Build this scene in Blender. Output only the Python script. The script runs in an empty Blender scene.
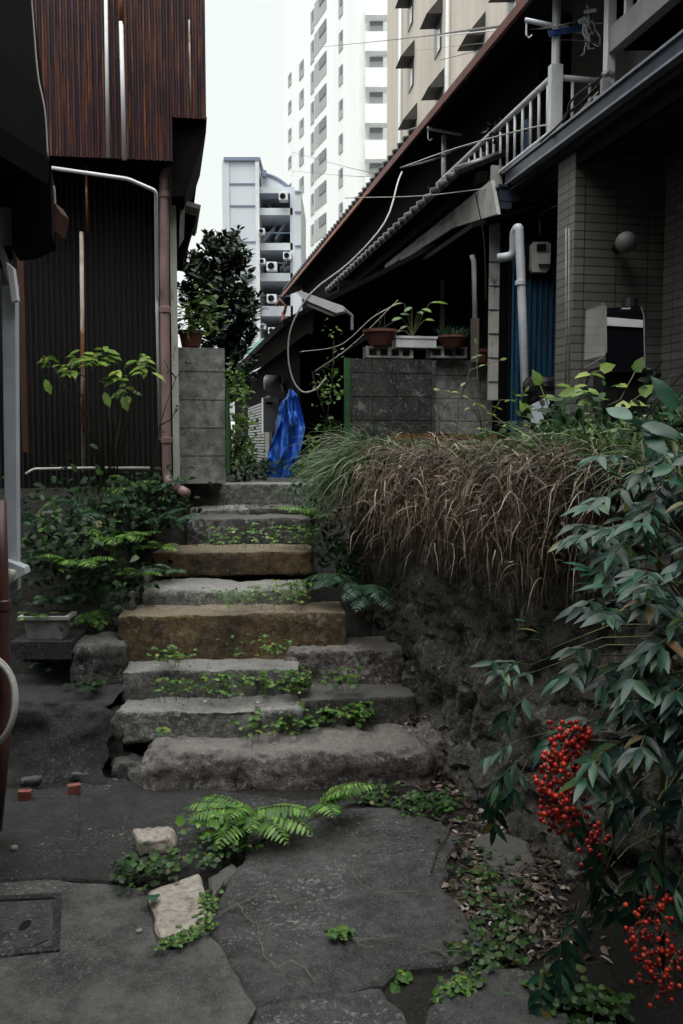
import bpy, math, random, bmesh
from mathutils import Vector, noise, Matrix
R=random.Random(7)
F=900.0; TH=math.atan(71/900); CT,ST=math.cos(TH),math.sin(TH); EYE=1.6
scene=bpy.context.scene; COL=scene.collection
V=Vector
def ray(px,py):
    a=(px-341.5)/F; b=(512-py)/F
    return V((a,CT+b*ST,-ST+b*CT))
O=V((0,0,EYE))
def P(px,py,Y):
    d=ray(px,py); return O+d*(Y/d.y)
def G(px,py,z):
    d=ray(px,py); return O+d*((z-EYE)/d.z)
SL=-.198                                    # the lane runs this much left per metre
def PL(px,py,X0):
    d=ray(px,py); return O+d*(X0/(d.x-SL*d.y))
def LN(X0,Y,z): return V((X0+SL*Y,Y,z))
DV=V((SL,1,0)).normalized(); EV=V((1,-SL,0)).normalized(); UP=V((0,0,1))
ROTZ=math.atan2(-SL,1)
def rv(s=1.): return V((R.gauss(0,s),R.gauss(0,s),R.gauss(0,s)))
def lerp(a,b,t): return a+(b-a)*t
def sm(a,b,x):
    t=min(1,max(0,(x-a)/(b-a))); return t*t*(3-2*t)

# ------------------------------------------------------------- materials
MATS={}
def nodes(name):
    m=bpy.data.materials.new(name); m.use_nodes=True; nt=m.node_tree
    b=nt.nodes['Principled BSDF']; return m,nt,b
def coords(nt,stretch=(1,1,1)):
    tc=nt.nodes.new('ShaderNodeTexCoord'); oi=nt.nodes.new('ShaderNodeObjectInfo')
    mu=nt.nodes.new('ShaderNodeMath'); mu.operation='MULTIPLY'; mu.inputs[1].default_value=37.0
    nt.links.new(oi.outputs['Random'],mu.inputs[0])
    ad=nt.nodes.new('ShaderNodeVectorMath'); ad.operation='ADD'
    nt.links.new(tc.outputs['Object'],ad.inputs[0]); nt.links.new(mu.outputs[0],ad.inputs[1])
    mp=nt.nodes.new('ShaderNodeMapping'); mp.inputs['Scale'].default_value=stretch
    nt.links.new(ad.outputs[0],mp.inputs[0]); return mp.outputs[0]
def nz(nt,vec,scale,detail=6,rough=.6):
    n=nt.nodes.new('ShaderNodeTexNoise'); n.inputs['Scale'].default_value=scale
    n.inputs['Detail'].default_value=detail; n.inputs['Roughness'].default_value=rough
    nt.links.new(vec,n.inputs['Vector']); return n.outputs['Fac']
def ramp(nt,fac,stops):
    r=nt.nodes.new('ShaderNodeValToRGB'); e=r.color_ramp.elements
    while len(e)<len(stops): e.new(.5)
    for i,(p,c) in enumerate(stops):
        e[i].position=p; e[i].color=(c[0],c[1],c[2],1) if not isinstance(c,(int,float)) else (c,c,c,1)
    nt.links.new(fac,r.inputs[0]); return r.outputs[0]
def mix(nt,fac,a,b):
    m=nt.nodes.new('ShaderNodeMix'); m.data_type='RGBA'
    if isinstance(fac,(int,float)): m.inputs[0].default_value=fac
    else: nt.links.new(fac,m.inputs[0])
    for i,x in ((6,a),(7,b)):
        if isinstance(x,tuple): m.inputs[i].default_value=(*x,1)
        else: nt.links.new(x,m.inputs[i])
    return m.outputs[2]
def bump(nt,b,h,strength,dist):
    bp=nt.nodes.new('ShaderNodeBump'); bp.inputs['Strength'].default_value=strength; bp.inputs['Distance'].default_value=dist
    nt.links.new(h,bp.inputs['Height']); nt.links.new(bp.outputs[0],b.inputs['Normal'])
def M(name,c1,c2=None,scale=6,rough=.6,stretch=(1,1,1),bmp=0,bscale=40,metal=0,lo=.35,hi=.65,extra=None,spec=.5):
    """painted / plain surfaces with a blotchy variation"""
    m,nt,b=nodes(name); vec=coords(nt,stretch)
    c2=c2 or tuple(x*.75 for x in c1)
    col=ramp(nt,nz(nt,vec,scale),[(lo,c2),(hi,c1)])
    if extra:      # (colour, scale, threshold, stretch)
        ec,es,et,est=extra; v2=coords(nt,est)
        col=mix(nt,ramp(nt,nz(nt,v2,es,8,.7),[(et,0.0),(et+.08,1.0)]),col,ec)
    nt.links.new(col,b.inputs['Base Color']); b.inputs['Roughness'].default_value=rough
    b.inputs['Metallic'].default_value=metal; b.inputs['Specular IOR Level'].default_value=spec
    if bmp: bump(nt,b,nz(nt,vec,bscale,5,.7),bmp,.01)
    MATS[name]=m; return m
def ramp2(nt,v,a,b_,top):
    m=nt.nodes.new('ShaderNodeMapRange'); m.inputs[1].default_value=a; m.inputs[2].default_value=b_; m.inputs[4].default_value=top
    nt.links.new(v,m.inputs[0]); return m.outputs[0]
def STONE(name,dark,light,speck,sscale=90,moss=.0,bscale=22,bs=.9,big=3.5,sp=.62,mcol=(.02,.035,.008),dist=.025,stain=None,top_tint=None):
    m,nt,b=nodes(name); vec=coords(nt)
    c1=ramp(nt,nz(nt,vec,big,10,.72),[(.40,dark),(.60,light)])
    c2=ramp(nt,nz(nt,vec,big*7,8,.75),[(.38,tuple(x*.45 for x in dark)),(.5,tuple((x+y)/2 for x,y in zip(dark,light))),(.64,tuple(x*1.25 for x in light))])
    col=mix(nt,.55,c1,c2)
    if stain: col=mix(nt,ramp(nt,nz(nt,vec,big*.7,8,.7),[(.52,0.0),(.72,.6)]),col,stain)
    # pale lichen blotches, crowded in some areas only
    area=nz(nt,vec,big*.8,4,.6); lk=nz(nt,vec,sscale*.45,8,.75)
    ml=nt.nodes.new('ShaderNodeMath'); ml.operation='MULTIPLY_ADD'; ml.inputs[1].default_value=.45; nt.links.new(area,ml.inputs[0]); nt.links.new(lk,ml.inputs[2])
    col=mix(nt,ramp(nt,ml.outputs[0],[(sp+.27,0.0),(sp+.33,.8)]),col,speck)
    col=mix(nt,ramp(nt,nz(nt,vec,sscale*1.5,4,.75),[(.575,0.0),(.65,.75)]),col,speck)
    if moss:
        col=mix(nt,ramp(nt,nz(nt,vec,5,10,.75),[(1-moss-.12,0.0),(1-moss+.14,1.0)]),col,mcol)
    if top_tint:      # paler colour mixed in where the surface faces up
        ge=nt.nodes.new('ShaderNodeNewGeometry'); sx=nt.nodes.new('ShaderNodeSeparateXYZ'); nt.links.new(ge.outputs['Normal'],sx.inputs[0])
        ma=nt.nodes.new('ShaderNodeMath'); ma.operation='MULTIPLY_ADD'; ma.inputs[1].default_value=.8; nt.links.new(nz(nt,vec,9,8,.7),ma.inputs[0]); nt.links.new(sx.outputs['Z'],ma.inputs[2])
        col=mix(nt,ramp(nt,ma.outputs[0],[(.0,0.0),(1.0,1.0)]) if False else ramp2(nt,ma.outputs[0],.95,1.35,.65),col,top_tint)
    nt.links.new(col,b.inputs['Base Color']); b.inputs['Roughness'].default_value=.8
    h1=nz(nt,vec,bscale,12,.78); h2=nz(nt,vec,110,4,.7)
    ad=nt.nodes.new('ShaderNodeMath'); ad.operation='MULTIPLY_ADD'; ad.inputs[1].default_value=.25
    nt.links.new(h2,ad.inputs[0]); nt.links.new(h1,ad.inputs[2])
    bump(nt,b,ad.outputs[0],bs,dist*1.5); MATS[name]=m; return m
def LEAF(name,stops,rough=.42,trans=.25,spec=.5):
    m,nt,b=nodes(name); g=nt.nodes.new('ShaderNodeNewGeometry')
    col=ramp(nt,g.outputs['Random Per Island'],stops)
    vec=coords(nt); v=ramp(nt,nz(nt,vec,30,3,.5),[(.3,.6),(.7,1.0)])
    mm=nt.nodes.new('ShaderNodeMix'); mm.data_type='RGBA'; mm.blend_type='MULTIPLY'; mm.inputs[0].default_value=1
    nt.links.new(col,mm.inputs[6]); nt.links.new(v,mm.inputs[7]); c=mm.outputs[2]
    nt.links.new(c,b.inputs['Base Color']); b.inputs['Roughness'].default_value=rough; b.inputs['Specular IOR Level'].default_value=spec
    t=nt.nodes.new('ShaderNodeBsdfTranslucent'); nt.links.new(c,t.inputs['Color'])
    ms=nt.nodes.new('ShaderNodeMixShader'); ms.inputs[0].default_value=trans
    nt.links.new(b.outputs[0],ms.inputs[1]); nt.links.new(t.outputs[0],ms.inputs[2])
    nt.links.new(ms.outputs[0],nt.nodes['Material Output'].inputs[0]); MATS[name]=m; return m
def CORR(name,c1,c2,rust,rt=.5,rough=.45):
    m,nt,b=nodes(name); vec=coords(nt,(30,30,3.2)); v2=coords(nt,(48,48,2.4))
    col=ramp(nt,nz(nt,vec,1.0,6,.6),[(.3,c1),(.7,c2)])
    col=mix(nt,ramp(nt,nz(nt,v2,1.0,7,.7),[(rt,0.0),(rt+.14,1.0)]),col,rust)
    nt.links.new(col,b.inputs['Base Color']); b.inputs['Roughness'].default_value=rough
    bump(nt,b,nz(nt,coords(nt),60,4,.6),.3,.004); MATS[name]=m; return m

concrete=STONE('old_concrete',(.020,.020,.020),(.095,.095,.092),(.30,.30,.295),120,moss=.34,bscale=45,bs=1.0,big=2.6,sp=.55,dist=.014,mcol=(.013,.013,.011))
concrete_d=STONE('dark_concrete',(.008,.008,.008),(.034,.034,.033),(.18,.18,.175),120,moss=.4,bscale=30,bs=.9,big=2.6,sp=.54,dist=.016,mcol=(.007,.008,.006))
concrete_l=STONE('pavement_concrete',(.024,.024,.024),(.125,.122,.115),(.26,.26,.25),150,bscale=60,bs=.7,big=1.1,sp=.57,dist=.010,moss=.3,mcol=(.016,.016,.014))
granite=STONE('grey_granite',(.035,.034,.032),(.46,.45,.43),(.75,.74,.71),80,moss=.40,bs=1.0,big=5,sp=.49,mcol=(.022,.024,.018),dist=.045,top_tint=(.60,.59,.56))
granite_pink=STONE('pinkish_granite',(.028,.024,.022),(.30,.27,.25),(.6,.55,.51),80,moss=.38,bs=1.0,big=4.5,sp=.49,mcol=(.017,.017,.014),stain=(.2,.09,.085),dist=.045,top_tint=(.46,.43,.40))
ochre=STONE('ochre_sandstone',(.045,.029,.015),(.42,.27,.12),(.65,.54,.37),75,moss=.47,bs=1.0,big=3.2,sp=.53,mcol=(.022,.018,.013),dist=.045,top_tint=(.52,.44,.33))
darkstone=STONE('dark_stone',(.016,.0155,.0145),(.14,.137,.128),(.42,.41,.39),80,moss=.38,bs=1.0,big=4.5,sp=.55,mcol=(.010,.012,.008),dist=.035,top_tint=(.24,.235,.22))
wallstone=STONE('wall_rubble',(.020,.018,.016),(.21,.195,.17),(.5,.47,.42),60,moss=.40,bs=1.0,big=6,bscale=20,sp=.52,mcol=(.012,.014,.009),dist=.06)
pale_stone=STONE('pale_stone',(.17,.15,.125),(.38,.34,.29),(.5,.47,.42),100,moss=.3,bs=.6,big=5,sp=.62,mcol=(.12,.08,.06),dist=.01)
soil=STONE('soil',(.007,.006,.005),(.03,.025,.019),(.12,.10,.08),60,moss=.3,bs=1,big=4,bscale=18,sp=.60,mcol=(.006,.009,.004),dist=.05)
block_l=STONE('block_grey',(.12,.12,.115),(.36,.36,.345),(.45,.45,.44),60,moss=.36,bs=.4,big=2.2,sp=.58,mcol=(.07,.07,.062),dist=.008)
block_d=STONE('block_stained',(.010,.010,.010),(.060,.059,.056),(.22,.22,.21),30,moss=.36,bs=.5,big=2.4,sp=.54,mcol=(.010,.010,.0095),dist=.010)
corr_up=CORR('rusty_corrugated',(.018,.009,.012),(.06,.026,.034),(.24,.075,.018),.52,.4)
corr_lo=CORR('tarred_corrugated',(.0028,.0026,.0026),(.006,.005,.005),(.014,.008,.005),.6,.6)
corr_blue=CORR('blue_corrugated',(.005,.03,.06),(.01,.075,.15),(.03,.05,.05),.62,.5)
blackwood=M('black_board',(.0045,.0045,.0045),(.003,.003,.003),rough=.9,spec=.1)
soffit=M('soffit_paint',(.04,.038,.035),(.025,.024,.022),rough=.9,spec=.2)
soffit_d=M('dark_soffit',(.009,.0085,.008),(.005,.005,.0045),rough=.9,spec=.15)
plaster=M('plaster_siding',(.5,.49,.46),(.36,.35,.33),rough=.8,extra=((.12,.11,.1),9,.6,(1,1,.3)))
fascia=M('weathered_fascia',(.34,.33,.31),(.2,.19,.18),rough=.8)
white_paint=M('white_paint',(.75,.76,.78),(.6,.61,.63),rough=.45,extra=((.3,.29,.27),25,.66,(1,1,.4)))
pvc=M('white_pvc',(.60,.63,.68),(.46,.49,.54),rough=.4,extra=((.2,.2,.19),18,.66,(1,1,.4)))
pink_pipe=M('mauve_pipe',(.26,.17,.165),(.17,.11,.105),rough=.45)
brown_pipe=M('brown_pipe',(.10,.04,.035),(.06,.028,.025),rough=.4)
rust=M('rust',(.22,.075,.022),(.09,.03,.012),scale=25,rough=.85,bmp=.4)
rustpole=M('rusty_pole_paint',(.45,.4,.36),(.3,.25,.2),scale=10,rough=.7,extra=((.16,.05,.015),6,.48,(1,1,.35)))
red_fascia=M('red_fascia',(.2,.05,.035),(.1,.03,.024),rough=.6)
gutter_m=M('gutter_blue_black',(.045,.055,.08),(.025,.03,.045),rough=.3)
gutter_rim=M('gutter_rim',(.25,.27,.32),(.16,.17,.2),rough=.3)
grey_metal=M('grey_metal',(.34,.33,.34),(.25,.24,.25),rough=.4,metal=.2)
meterm=M('meter_plastic',(.5,.5,.47),(.38,.38,.36),rough=.4)
glass=M('dark_glass',(.02,.024,.03),(.012,.014,.018),rough=.08)
black=M('black_plastic',(.005,.005,.006),(.003,.003,.004),rough=.6,spec=.3)
cable_w=M('pale_cable',(.5,.49,.45),(.38,.37,.34),rough=.5)
cable_b=M('black_cable',(.012,.012,.012),(.01,.01,.01),rough=.6)
terracotta=M('terracotta',(.2,.068,.05),(.11,.042,.034),rough=.7,bmp=.1)
greenpaint=M('green_paint',(.03,.13,.035),(.018,.07,.02),rough=.5,extra=((.04,.045,.02),14,.6,(1,1,.5)))
brickred=M('red_brick',(.26,.085,.06),(.13,.045,.035),scale=40,rough=.9,bmp=.5)
wood=M('old_wood',(.12,.10,.08),(.05,.04,.032),rough=.85,stretch=(14,14,1),bmp=.3)
bark=M('bark',(.05,.04,.03),(.025,.02,.015),rough=.9,bmp=.4)
stemg=M('green_stem',(.12,.14,.05),(.07,.08,.03),rough=.6)
twig=M('dry_root',(.19,.165,.14),(.10,.085,.07),rough=.85)
towerw=M('tower_render',(.87,.885,.88),(.80,.81,.81),scale=.35,rough=.8,stretch=(1,1,.08),lo=.3,hi=.55)
towershade=M('tower_recess_shade',(.42,.43,.43),(.34,.35,.35),scale=.2,rough=.8)
beige=M('beige_render',(.56,.50,.435),(.46,.41,.355),scale=.8,rough=.85,stretch=(1,1,.15))
bluewhite=M('blue_white_panel',(.62,.66,.71),(.52,.56,.61),scale=.9,rough=.6,stretch=(1,1,.2))
hood=M('awning_brown',(.05,.047,.045),(.03,.028,.027),rough=.7)
winfr=M('window_glass_far',(.07,.075,.085),(.04,.045,.05),rough=.25)
berry=LEAF('berry_red',[(0,(.10,.008,.006)),(.25,(.34,.012,.008)),(.8,(.62,.03,.014)),(1,(.7,.09,.03))],rough=.3,trans=.0,spec=.5)
litter=LEAF('dead_leaves',[(0,(.03,.018,.012)),(.5,(.09,.06,.042)),(.85,(.22,.17,.13)),(1,(.5,.46,.42))],rough=.75,trans=.1)
L_nand=LEAF('nandina_leaf',[(0,(.007,.030,.020)),(.5,(.013,.058,.036)),(.82,(.034,.115,.075)),(.95,(.06,.13,.03)),(1,(.15,.09,.03))],rough=.42,trans=.15,spec=.42)
L_big=LEAF('broad_leaf',[(0,(.02,.075,.045)),(1,(.035,.12,.07))],rough=.4,trans=.15,spec=.4)
L_clover=LEAF('clover_leaf',[(0,(.015,.055,.007)),(.5,(.055,.155,.014)),(.88,(.13,.27,.026)),(1,(.26,.30,.05))],rough=.5,trans=.3)
L_weed=LEAF('ground_weed_leaf',[(0,(.008,.03,.006)),(.6,(.022,.075,.010)),(.9,(.06,.15,.02)),(1,(.13,.11,.03))],rough=.5,trans=.25)
L_fern=LEAF('fern_leaf',[(0,(.05,.14,.02)),(.6,(.12,.28,.035)),(1,(.22,.42,.06))],rough=.5,trans=.3)
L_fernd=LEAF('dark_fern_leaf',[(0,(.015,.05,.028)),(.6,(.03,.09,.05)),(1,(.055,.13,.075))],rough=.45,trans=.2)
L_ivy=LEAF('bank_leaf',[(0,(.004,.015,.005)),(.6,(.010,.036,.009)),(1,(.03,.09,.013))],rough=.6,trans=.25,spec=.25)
L_yel=LEAF('yellow_green_leaf',[(0,(.10,.2,.03)),(.6,(.19,.32,.045)),(1,(.33,.42,.07))],rough=.45,trans=.35)
L_tree=LEAF('tree_leaf',[(0,(.006,.018,.008)),(.6,(.012,.036,.014)),(1,(.03,.075,.02))],rough=.45,trans=.12)
L_pot=LEAF('pot_leaf',[(0,(.03,.09,.015)),(.6,(.09,.2,.02)),(1,(.2,.32,.03))],rough=.45,trans=.3)
L_grass=LEAF('turf_blade',[(0,(.02,.05,.018)),(.5,(.055,.13,.035)),(.85,(.16,.26,.10)),(1,(.36,.40,.2))],rough=.4,trans=.25,spec=.7)
L_dry=LEAF('dry_blade',[(0,(.03,.016,.010)),(.5,(.10,.058,.038)),(.8,(.24,.165,.115)),(.92,(.58,.48,.37)),(1,(.26,.28,.10))],rough=.6,trans=.2)

def tarpmat():
    m,nt,b=nodes('blue_tarp'); vec=coords(nt)
    col=ramp(nt,nz(nt,vec,22,8,.75),[(.42,(.02,.15,.75)),(.58,(.08,.3,.92)),(.72,(.5,.65,.95))])
    nt.links.new(col,b.inputs['Base Color']); b.inputs['Roughness'].default_value=.4
    bump(nt,b,nz(nt,vec,30,6,.7),.6,.01); return m
tarp_m=tarpmat()
def tilemat():
    m,nt,b=nodes('wall_tile'); tc=nt.nodes.new('ShaderNodeTexCoord')
    uv=nt.nodes.new('ShaderNodeTexBrick'); nt.links.new(tc.outputs['UV'],uv.inputs['Vector'])
    uv.inputs['Scale'].default_value=1; uv.inputs['Brick Width'].default_value=.235; uv.inputs['Row Height'].default_value=.058
    uv.inputs['Mortar Size'].default_value=.004; uv.inputs['Color1'].default_value=(.17,.162,.146,1); uv.inputs['Color2'].default_value=(.115,.11,.099,1)
    uv.inputs['Mortar'].default_value=(.03,.03,.03,1); uv.offset=0
    nt.links.new(uv.outputs['Color'],b.inputs['Base Color']); b.inputs['Roughness'].default_value=.5
    bump(nt,b,uv.outputs['Fac'],-.4,.004); return m
tile_m=tilemat()
def clearmat():
    m,nt,b=nodes('clear_plastic'); b.inputs['Base Color'].default_value=(.45,.45,.42,1); b.inputs['Roughness'].default_value=.35
    b.inputs['Alpha'].default_value=.35; return m
clear_m=clearmat()

# ------------------------------------------------------------- mesh helpers
class MB:
    def __init__(s): s.v=[]; s.f=[]; s.uv=None
    def add(s,vs,fs):
        n=len(s.v); s.v+= [V(x) for x in vs]; s.f+=[tuple(i+n for i in f) for f in fs]; return s
    def obox(s,o,u,v,w):
        o,u,v,w=V(o),V(u),V(v),V(w)
        return s.add([o,o+u,o+u+v,o+v,o+w,o+u+w,o+u+v+w,o+v+w],[(0,3,2,1),(4,5,6,7),(0,1,5,4),(1,2,6,5),(2,3,7,6),(3,0,4,7)])
    def box(s,c,size,rot=0.):
        u=V((math.cos(rot),math.sin(rot),0)); v=V((-math.sin(rot),math.cos(rot),0)); c=V(c)
        return s.obox(c-u*size[0]/2-v*size[1]/2-UP*size[2]/2,u*size[0],v*size[1],UP*size[2])
    def prism(s,poly,vec):
        n=len(poly); poly=[V(p) for p in poly]; vec=V(vec)
        return s.add(poly+[p+vec for p in poly],[tuple(range(n))[::-1],tuple(range(n,2*n))]+[(i,(i+1)%n,(i+1)%n+n,i+n) for i in range(n)])
    def tube(s,pts,r,n=8):
        pts=[V(p) for p in pts]; m=len(pts); rr=r if isinstance(r,(list,tuple)) else [r]*m
        t0=(pts[1]-pts[0]).normalized(); a=t0.orthogonal().normalized(); vs=[]
        for i,p in enumerate(pts):
            t=(pts[min(i+1,m-1)]-pts[max(i-1,0)]); 
            if t.length<1e-9: t=t0
            t=t.normalized(); a=(a-t*a.dot(t)); a=a.normalized() if a.length>1e-6 else t.orthogonal().normalized(); b=t.cross(a)
            for k in range(n):
                an=2*math.pi*k/n; vs.append(p+(a*math.cos(an)+b*math.sin(an))*rr[i])
        fs=[(i*n+k,i*n+(k+1)%n,(i+1)*n+(k+1)%n,(i+1)*n+k) for i in range(m-1) for k in range(n)]
        fs+=[tuple(range(n))[::-1],tuple(range((m-1)*n,m*n))]
        return s.add(vs,fs)
    def lathe(s,c,prof,n=20,axis=UP):
        c=V(c); axis=V(axis).normalized(); a=axis.orthogonal().normalized(); b=axis.cross(a); vs=[]
        for r,z in prof:
            for k in range(n):
                an=2*math.pi*k/n; vs.append(c+axis*z+(a*math.cos(an)+b*math.sin(an))*max(r,1e-4))
        m=len(prof)
        fs=[(i*n+k,i*n+(k+1)%n,(i+1)*n+(k+1)%n,(i+1)*n+k) for i in range(m-1) for k in range(n)]
        fs+=[tuple(range(n))[::-1],tuple(range((m-1)*n,m*n))]
        return s.add(vs,fs)
    def ball(s,c,r,sx=1,sy=1,sz=1,n=10,m=7):
        c=V(c); vs=[]; 
        for i in range(1,m):
            th=math.pi*i/m
            for k in range(n):
                an=2*math.pi*k/n; vs.append(c+V((r*sx*math.sin(th)*math.cos(an),r*sy*math.sin(th)*math.sin(an),r*sz*math.cos(th))))
        vs+=[c+V((0,0,r*sz)),c-V((0,0,r*sz))]; t=len(vs)-2
        fs=[(i*n+k,i*n+(k+1)%n,(i+1)*n+(k+1)%n,(i+1)*n+k) for i in range(m-2) for k in range(n)]
        fs+=[(t,(k+1)%n,k) for k in range(n)]+[(t+1,(m-2)*n+k,(m-2)*n+(k+1)%n) for k in range(n)]
        return s.add(vs,fs)
    def grid(s,fn,nu,nv):
        vs=[fn(i/nu,j/nv) for j in range(nv+1) for i in range(nu+1)]; w=nu+1
        return s.add(vs,[(j*w+i,j*w+i+1,(j+1)*w+i+1,(j+1)*w+i) for j in range(nv) for i in range(nu)])
    def leaf(s,b,d,n,L,W,fold=.25,droop=.25,kind='lance'):
        if kind=='big':
            d=d.normalized(); n=(n-d*n.dot(d)).normalized(); sd=d.cross(n); b=V(b); K=8; vs=[]
            for i in range(K+1):
                t=i/K; w=W*.5*math.sin(math.pi*t**.85)**.75 if 0<i<K else .0005; p=b+d*(L*t)-n*(droop*L*t*t)
                for q in (-1,-.5,0,.5,1): vs.append(p-sd*(q*w)+n*(fold*w*abs(q)**1.5+.04*W*math.sin(t*9)*q))
            return s.add(vs,[(5*i+j,5*i+j+1,5*i+j+6,5*i+j+5) for i in range(K) for j in range(4)])
        d=d.normalized(); n=(n-d*n.dot(d)); n=n.normalized() if n.length>1e-5 else d.orthogonal().normalized(); sd=d.cross(n)
        prof={'lance':((.3,.46),(.65,.36)),'oval':((.25,.42),(.65,.5)),'round':((.2,.42),(.75,.5)),'heart':((.12,.5),(.55,.46)),'blade':((.3,.4),(.7,.3))}[kind]
        c=lambda t:b+d*(L*t)-n*(droop*L*t*t)
        vs=[b]
        for t,w in prof:
            p=c(t); vs+=[p+sd*(w*W)+n*(fold*w*W),p,p-sd*(w*W)+n*(fold*w*W)]
        vs.append(c(1.0))
        return s.add(vs,[(0,1,2),(0,2,3),(1,4,5,2),(2,5,6,3),(4,7,5),(5,7,6)])
    def blade(s,b,d,L,W,bend,seg=6,twist=0.,g0=.3):
        """a strip of grass: starts along d, falls by gravity"""
        d=V(d).normalized(); p=V(b); sd=d.cross(UP); sd=sd.normalized() if sd.length>1e-4 else V((1,0,0))
        sd=(sd+UP*twist).normalized(); vs=[]; st=L/seg
        for i in range(seg+1):
            t=i/seg; w=W*(1-t**2.2)*.5+W*.04; vs+=[p+sd*w,p-sd*w]
            d=(d-UP*(bend*(g0+t)/seg*2)+V((R.gauss(0,.12),R.gauss(0,.12),R.gauss(0,.05)))).normalized(); p=p+d*st
        return s.add(vs,[(2*i,2*i+1,2*i+3,2*i+2) for i in range(seg)])
    def build(s,name,mat,parent=None,smooth=False,fix=True,origin=None):
        off=V((0,0,0))
        if parent is not None: off=V(parent['_o'])
        else:
            if origin is None:
                xs=[p.x for p in s.v]; ys=[p.y for p in s.v]; zs=[p.z for p in s.v]
                origin=V(((min(xs)+max(xs))/2,(min(ys)+max(ys))/2,min(zs)))
            off=V(origin)
        me=bpy.data.meshes.new(name); me.from_pydata([tuple(p-off) for p in s.v],[],s.f); me.update()
        if s.uv:
            ul=me.uv_layers.new(name='UVMap')
            for poly in me.polygons:
                for li in poly.loop_indices: ul.data[li].uv=s.uv(s.v[me.loops[li].vertex_index],poly.normal)
        if fix:
            bm=bmesh.new(); bm.from_mesh(me); bmesh.ops.recalc_face_normals(bm,faces=bm.faces); bm.to_mesh(me); bm.free()
        if smooth:
            for p in me.polygons: p.use_smooth=True
        me.materials.append(mat); o=bpy.data.objects.new(name,me); COL.objects.link(o)
        if parent is None: o.location=off; o['_o']=tuple(off)
        else: o.parent=parent; o['_o']=tuple(off)
        return o
def tag(o,label,cat,group=None):
    o['label']=label; o['category']=cat
    if group: o['group']=group
    return o
def thing(name,loc,label,cat,group=None):
    o=bpy.data.objects.new(name,None); COL.objects.link(o); o.location=loc; o['_o']=tuple(loc); o.empty_display_size=.05
    return tag(o,label,cat,group)
def struct(o): o['kind']='structure'; return o
def stuff(o,label,cat): o['kind']='stuff'; o['label']=label; o['category']=cat; return o
def fb(p,f=1.,o=4): return noise.fractal(V(p)*f,1.0,2.0,o)

def rock(c,size,rot=0.,rnd=.04,amp=.012,seed=0,seg=.028,freq=6.,warp=.0,wf=2.2,taper=0.):
    """rough stone block; c = centre"""
    hx,hy,hz=size[0]/2,size[1]/2,size[2]/2; h=(hx,hy,hz); mb=MB(); idx={}; vs=[]; fs=[]
    n=[max(2,int(round(size[i]/seg))) for i in range(3)]
    def vid(q):
        k=(round(q[0],5),round(q[1],5),round(q[2],5))
        if k not in idx: idx[k]=len(vs); vs.append(V(q))
        return idx[k]
    for ax in range(3):
        a,b=[(1,2),(2,0),(0,1)][ax]
        for sg in (-1,1):
            for i in range(n[a]):
                for j in range(n[b]):
                    qs=[]
                    for (di,dj) in ((0,0),(1,0),(1,1),(0,1)):
                        q=[0,0,0]; q[ax]=sg*h[ax]; q[a]=-h[a]+2*h[a]*(i+di)/n[a]; q[b]=-h[b]+2*h[b]*(j+dj)/n[b]; qs.append(vid(q))
                    fs.append(tuple(qs) if sg>0 else tuple(qs[::-1]))
    r=min(rnd,hx*.95,hy*.95,hz*.95); out=[]; so=V((seed*7.3,seed*3.1,seed*5.7)); cr,sr=math.cos(rot),math.sin(rot)
    for q in vs:
        inn=V([max(-(h[k]-r),min(h[k]-r,q[k])) for k in range(3)]); d=q-inn
        nn=d.normalized() if d.length>1e-6 else V((0,0,1)); p=inn+nn*r
        w=fb(p+so,wf,2)*warp; a=fb(p+so*1.7,freq,5)*amp+fb(p+so,freq*4,3)*amp*.5-abs(noise.noise((p+so)*freq*1.7))*amp*.25
        p=p+nn*(w+a)
        if taper: p.x*=1-taper*(p.z/hz)*.5
        out.append(V((p.x*cr-p.y*sr,p.x*sr+p.y*cr,p.z))+V(c))
    return mb.add(out,fs)

def slab(name,pix,z0,z1,mat,jag=.012,seed=0,step=.03):
    """flat slab whose outline is given where it lies on the ground"""
    pts=[G(x,y,z1) for x,y in pix]; out=[]
    for i,p in enumerate(pts):
        q=pts[(i+1)%len(pts)]; m=max(1,int((q-p).length/step))
        for k in range(m):
            t=p.lerp(q,k/m); a=jag if k else jag*.5
            out.append(V((t.x+fb(t+V((seed,0,0)),7,4)*a*2,t.y+fb(t+V((0,seed,3)),7,4)*a*2,z1)))
    c=sum(out,V())/len(out); n=len(out)
    # bevelled rim, then a top cap
    rim=[]
    for p in out:
        d=(c-p); d.z=0; d=d.normalized(); rim.append(V((p.x,p.y,z1))+d*.012)
    low=[V((p.x,p.y,z1-.009)) for p in out]; bot=[V((p.x,p.y,z0)) for p in out]
    mb=MB(); mb.add(rim+low+bot,[tuple(range(n))]+[(i,(i+1)%n,n+(i+1)%n,n+i) for i in range(n)]+[(n+i,n+(i+1)%n,2*n+(i+1)%n,2*n+i) for i in range(n)])
    return mb.build(name,mat)

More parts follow.
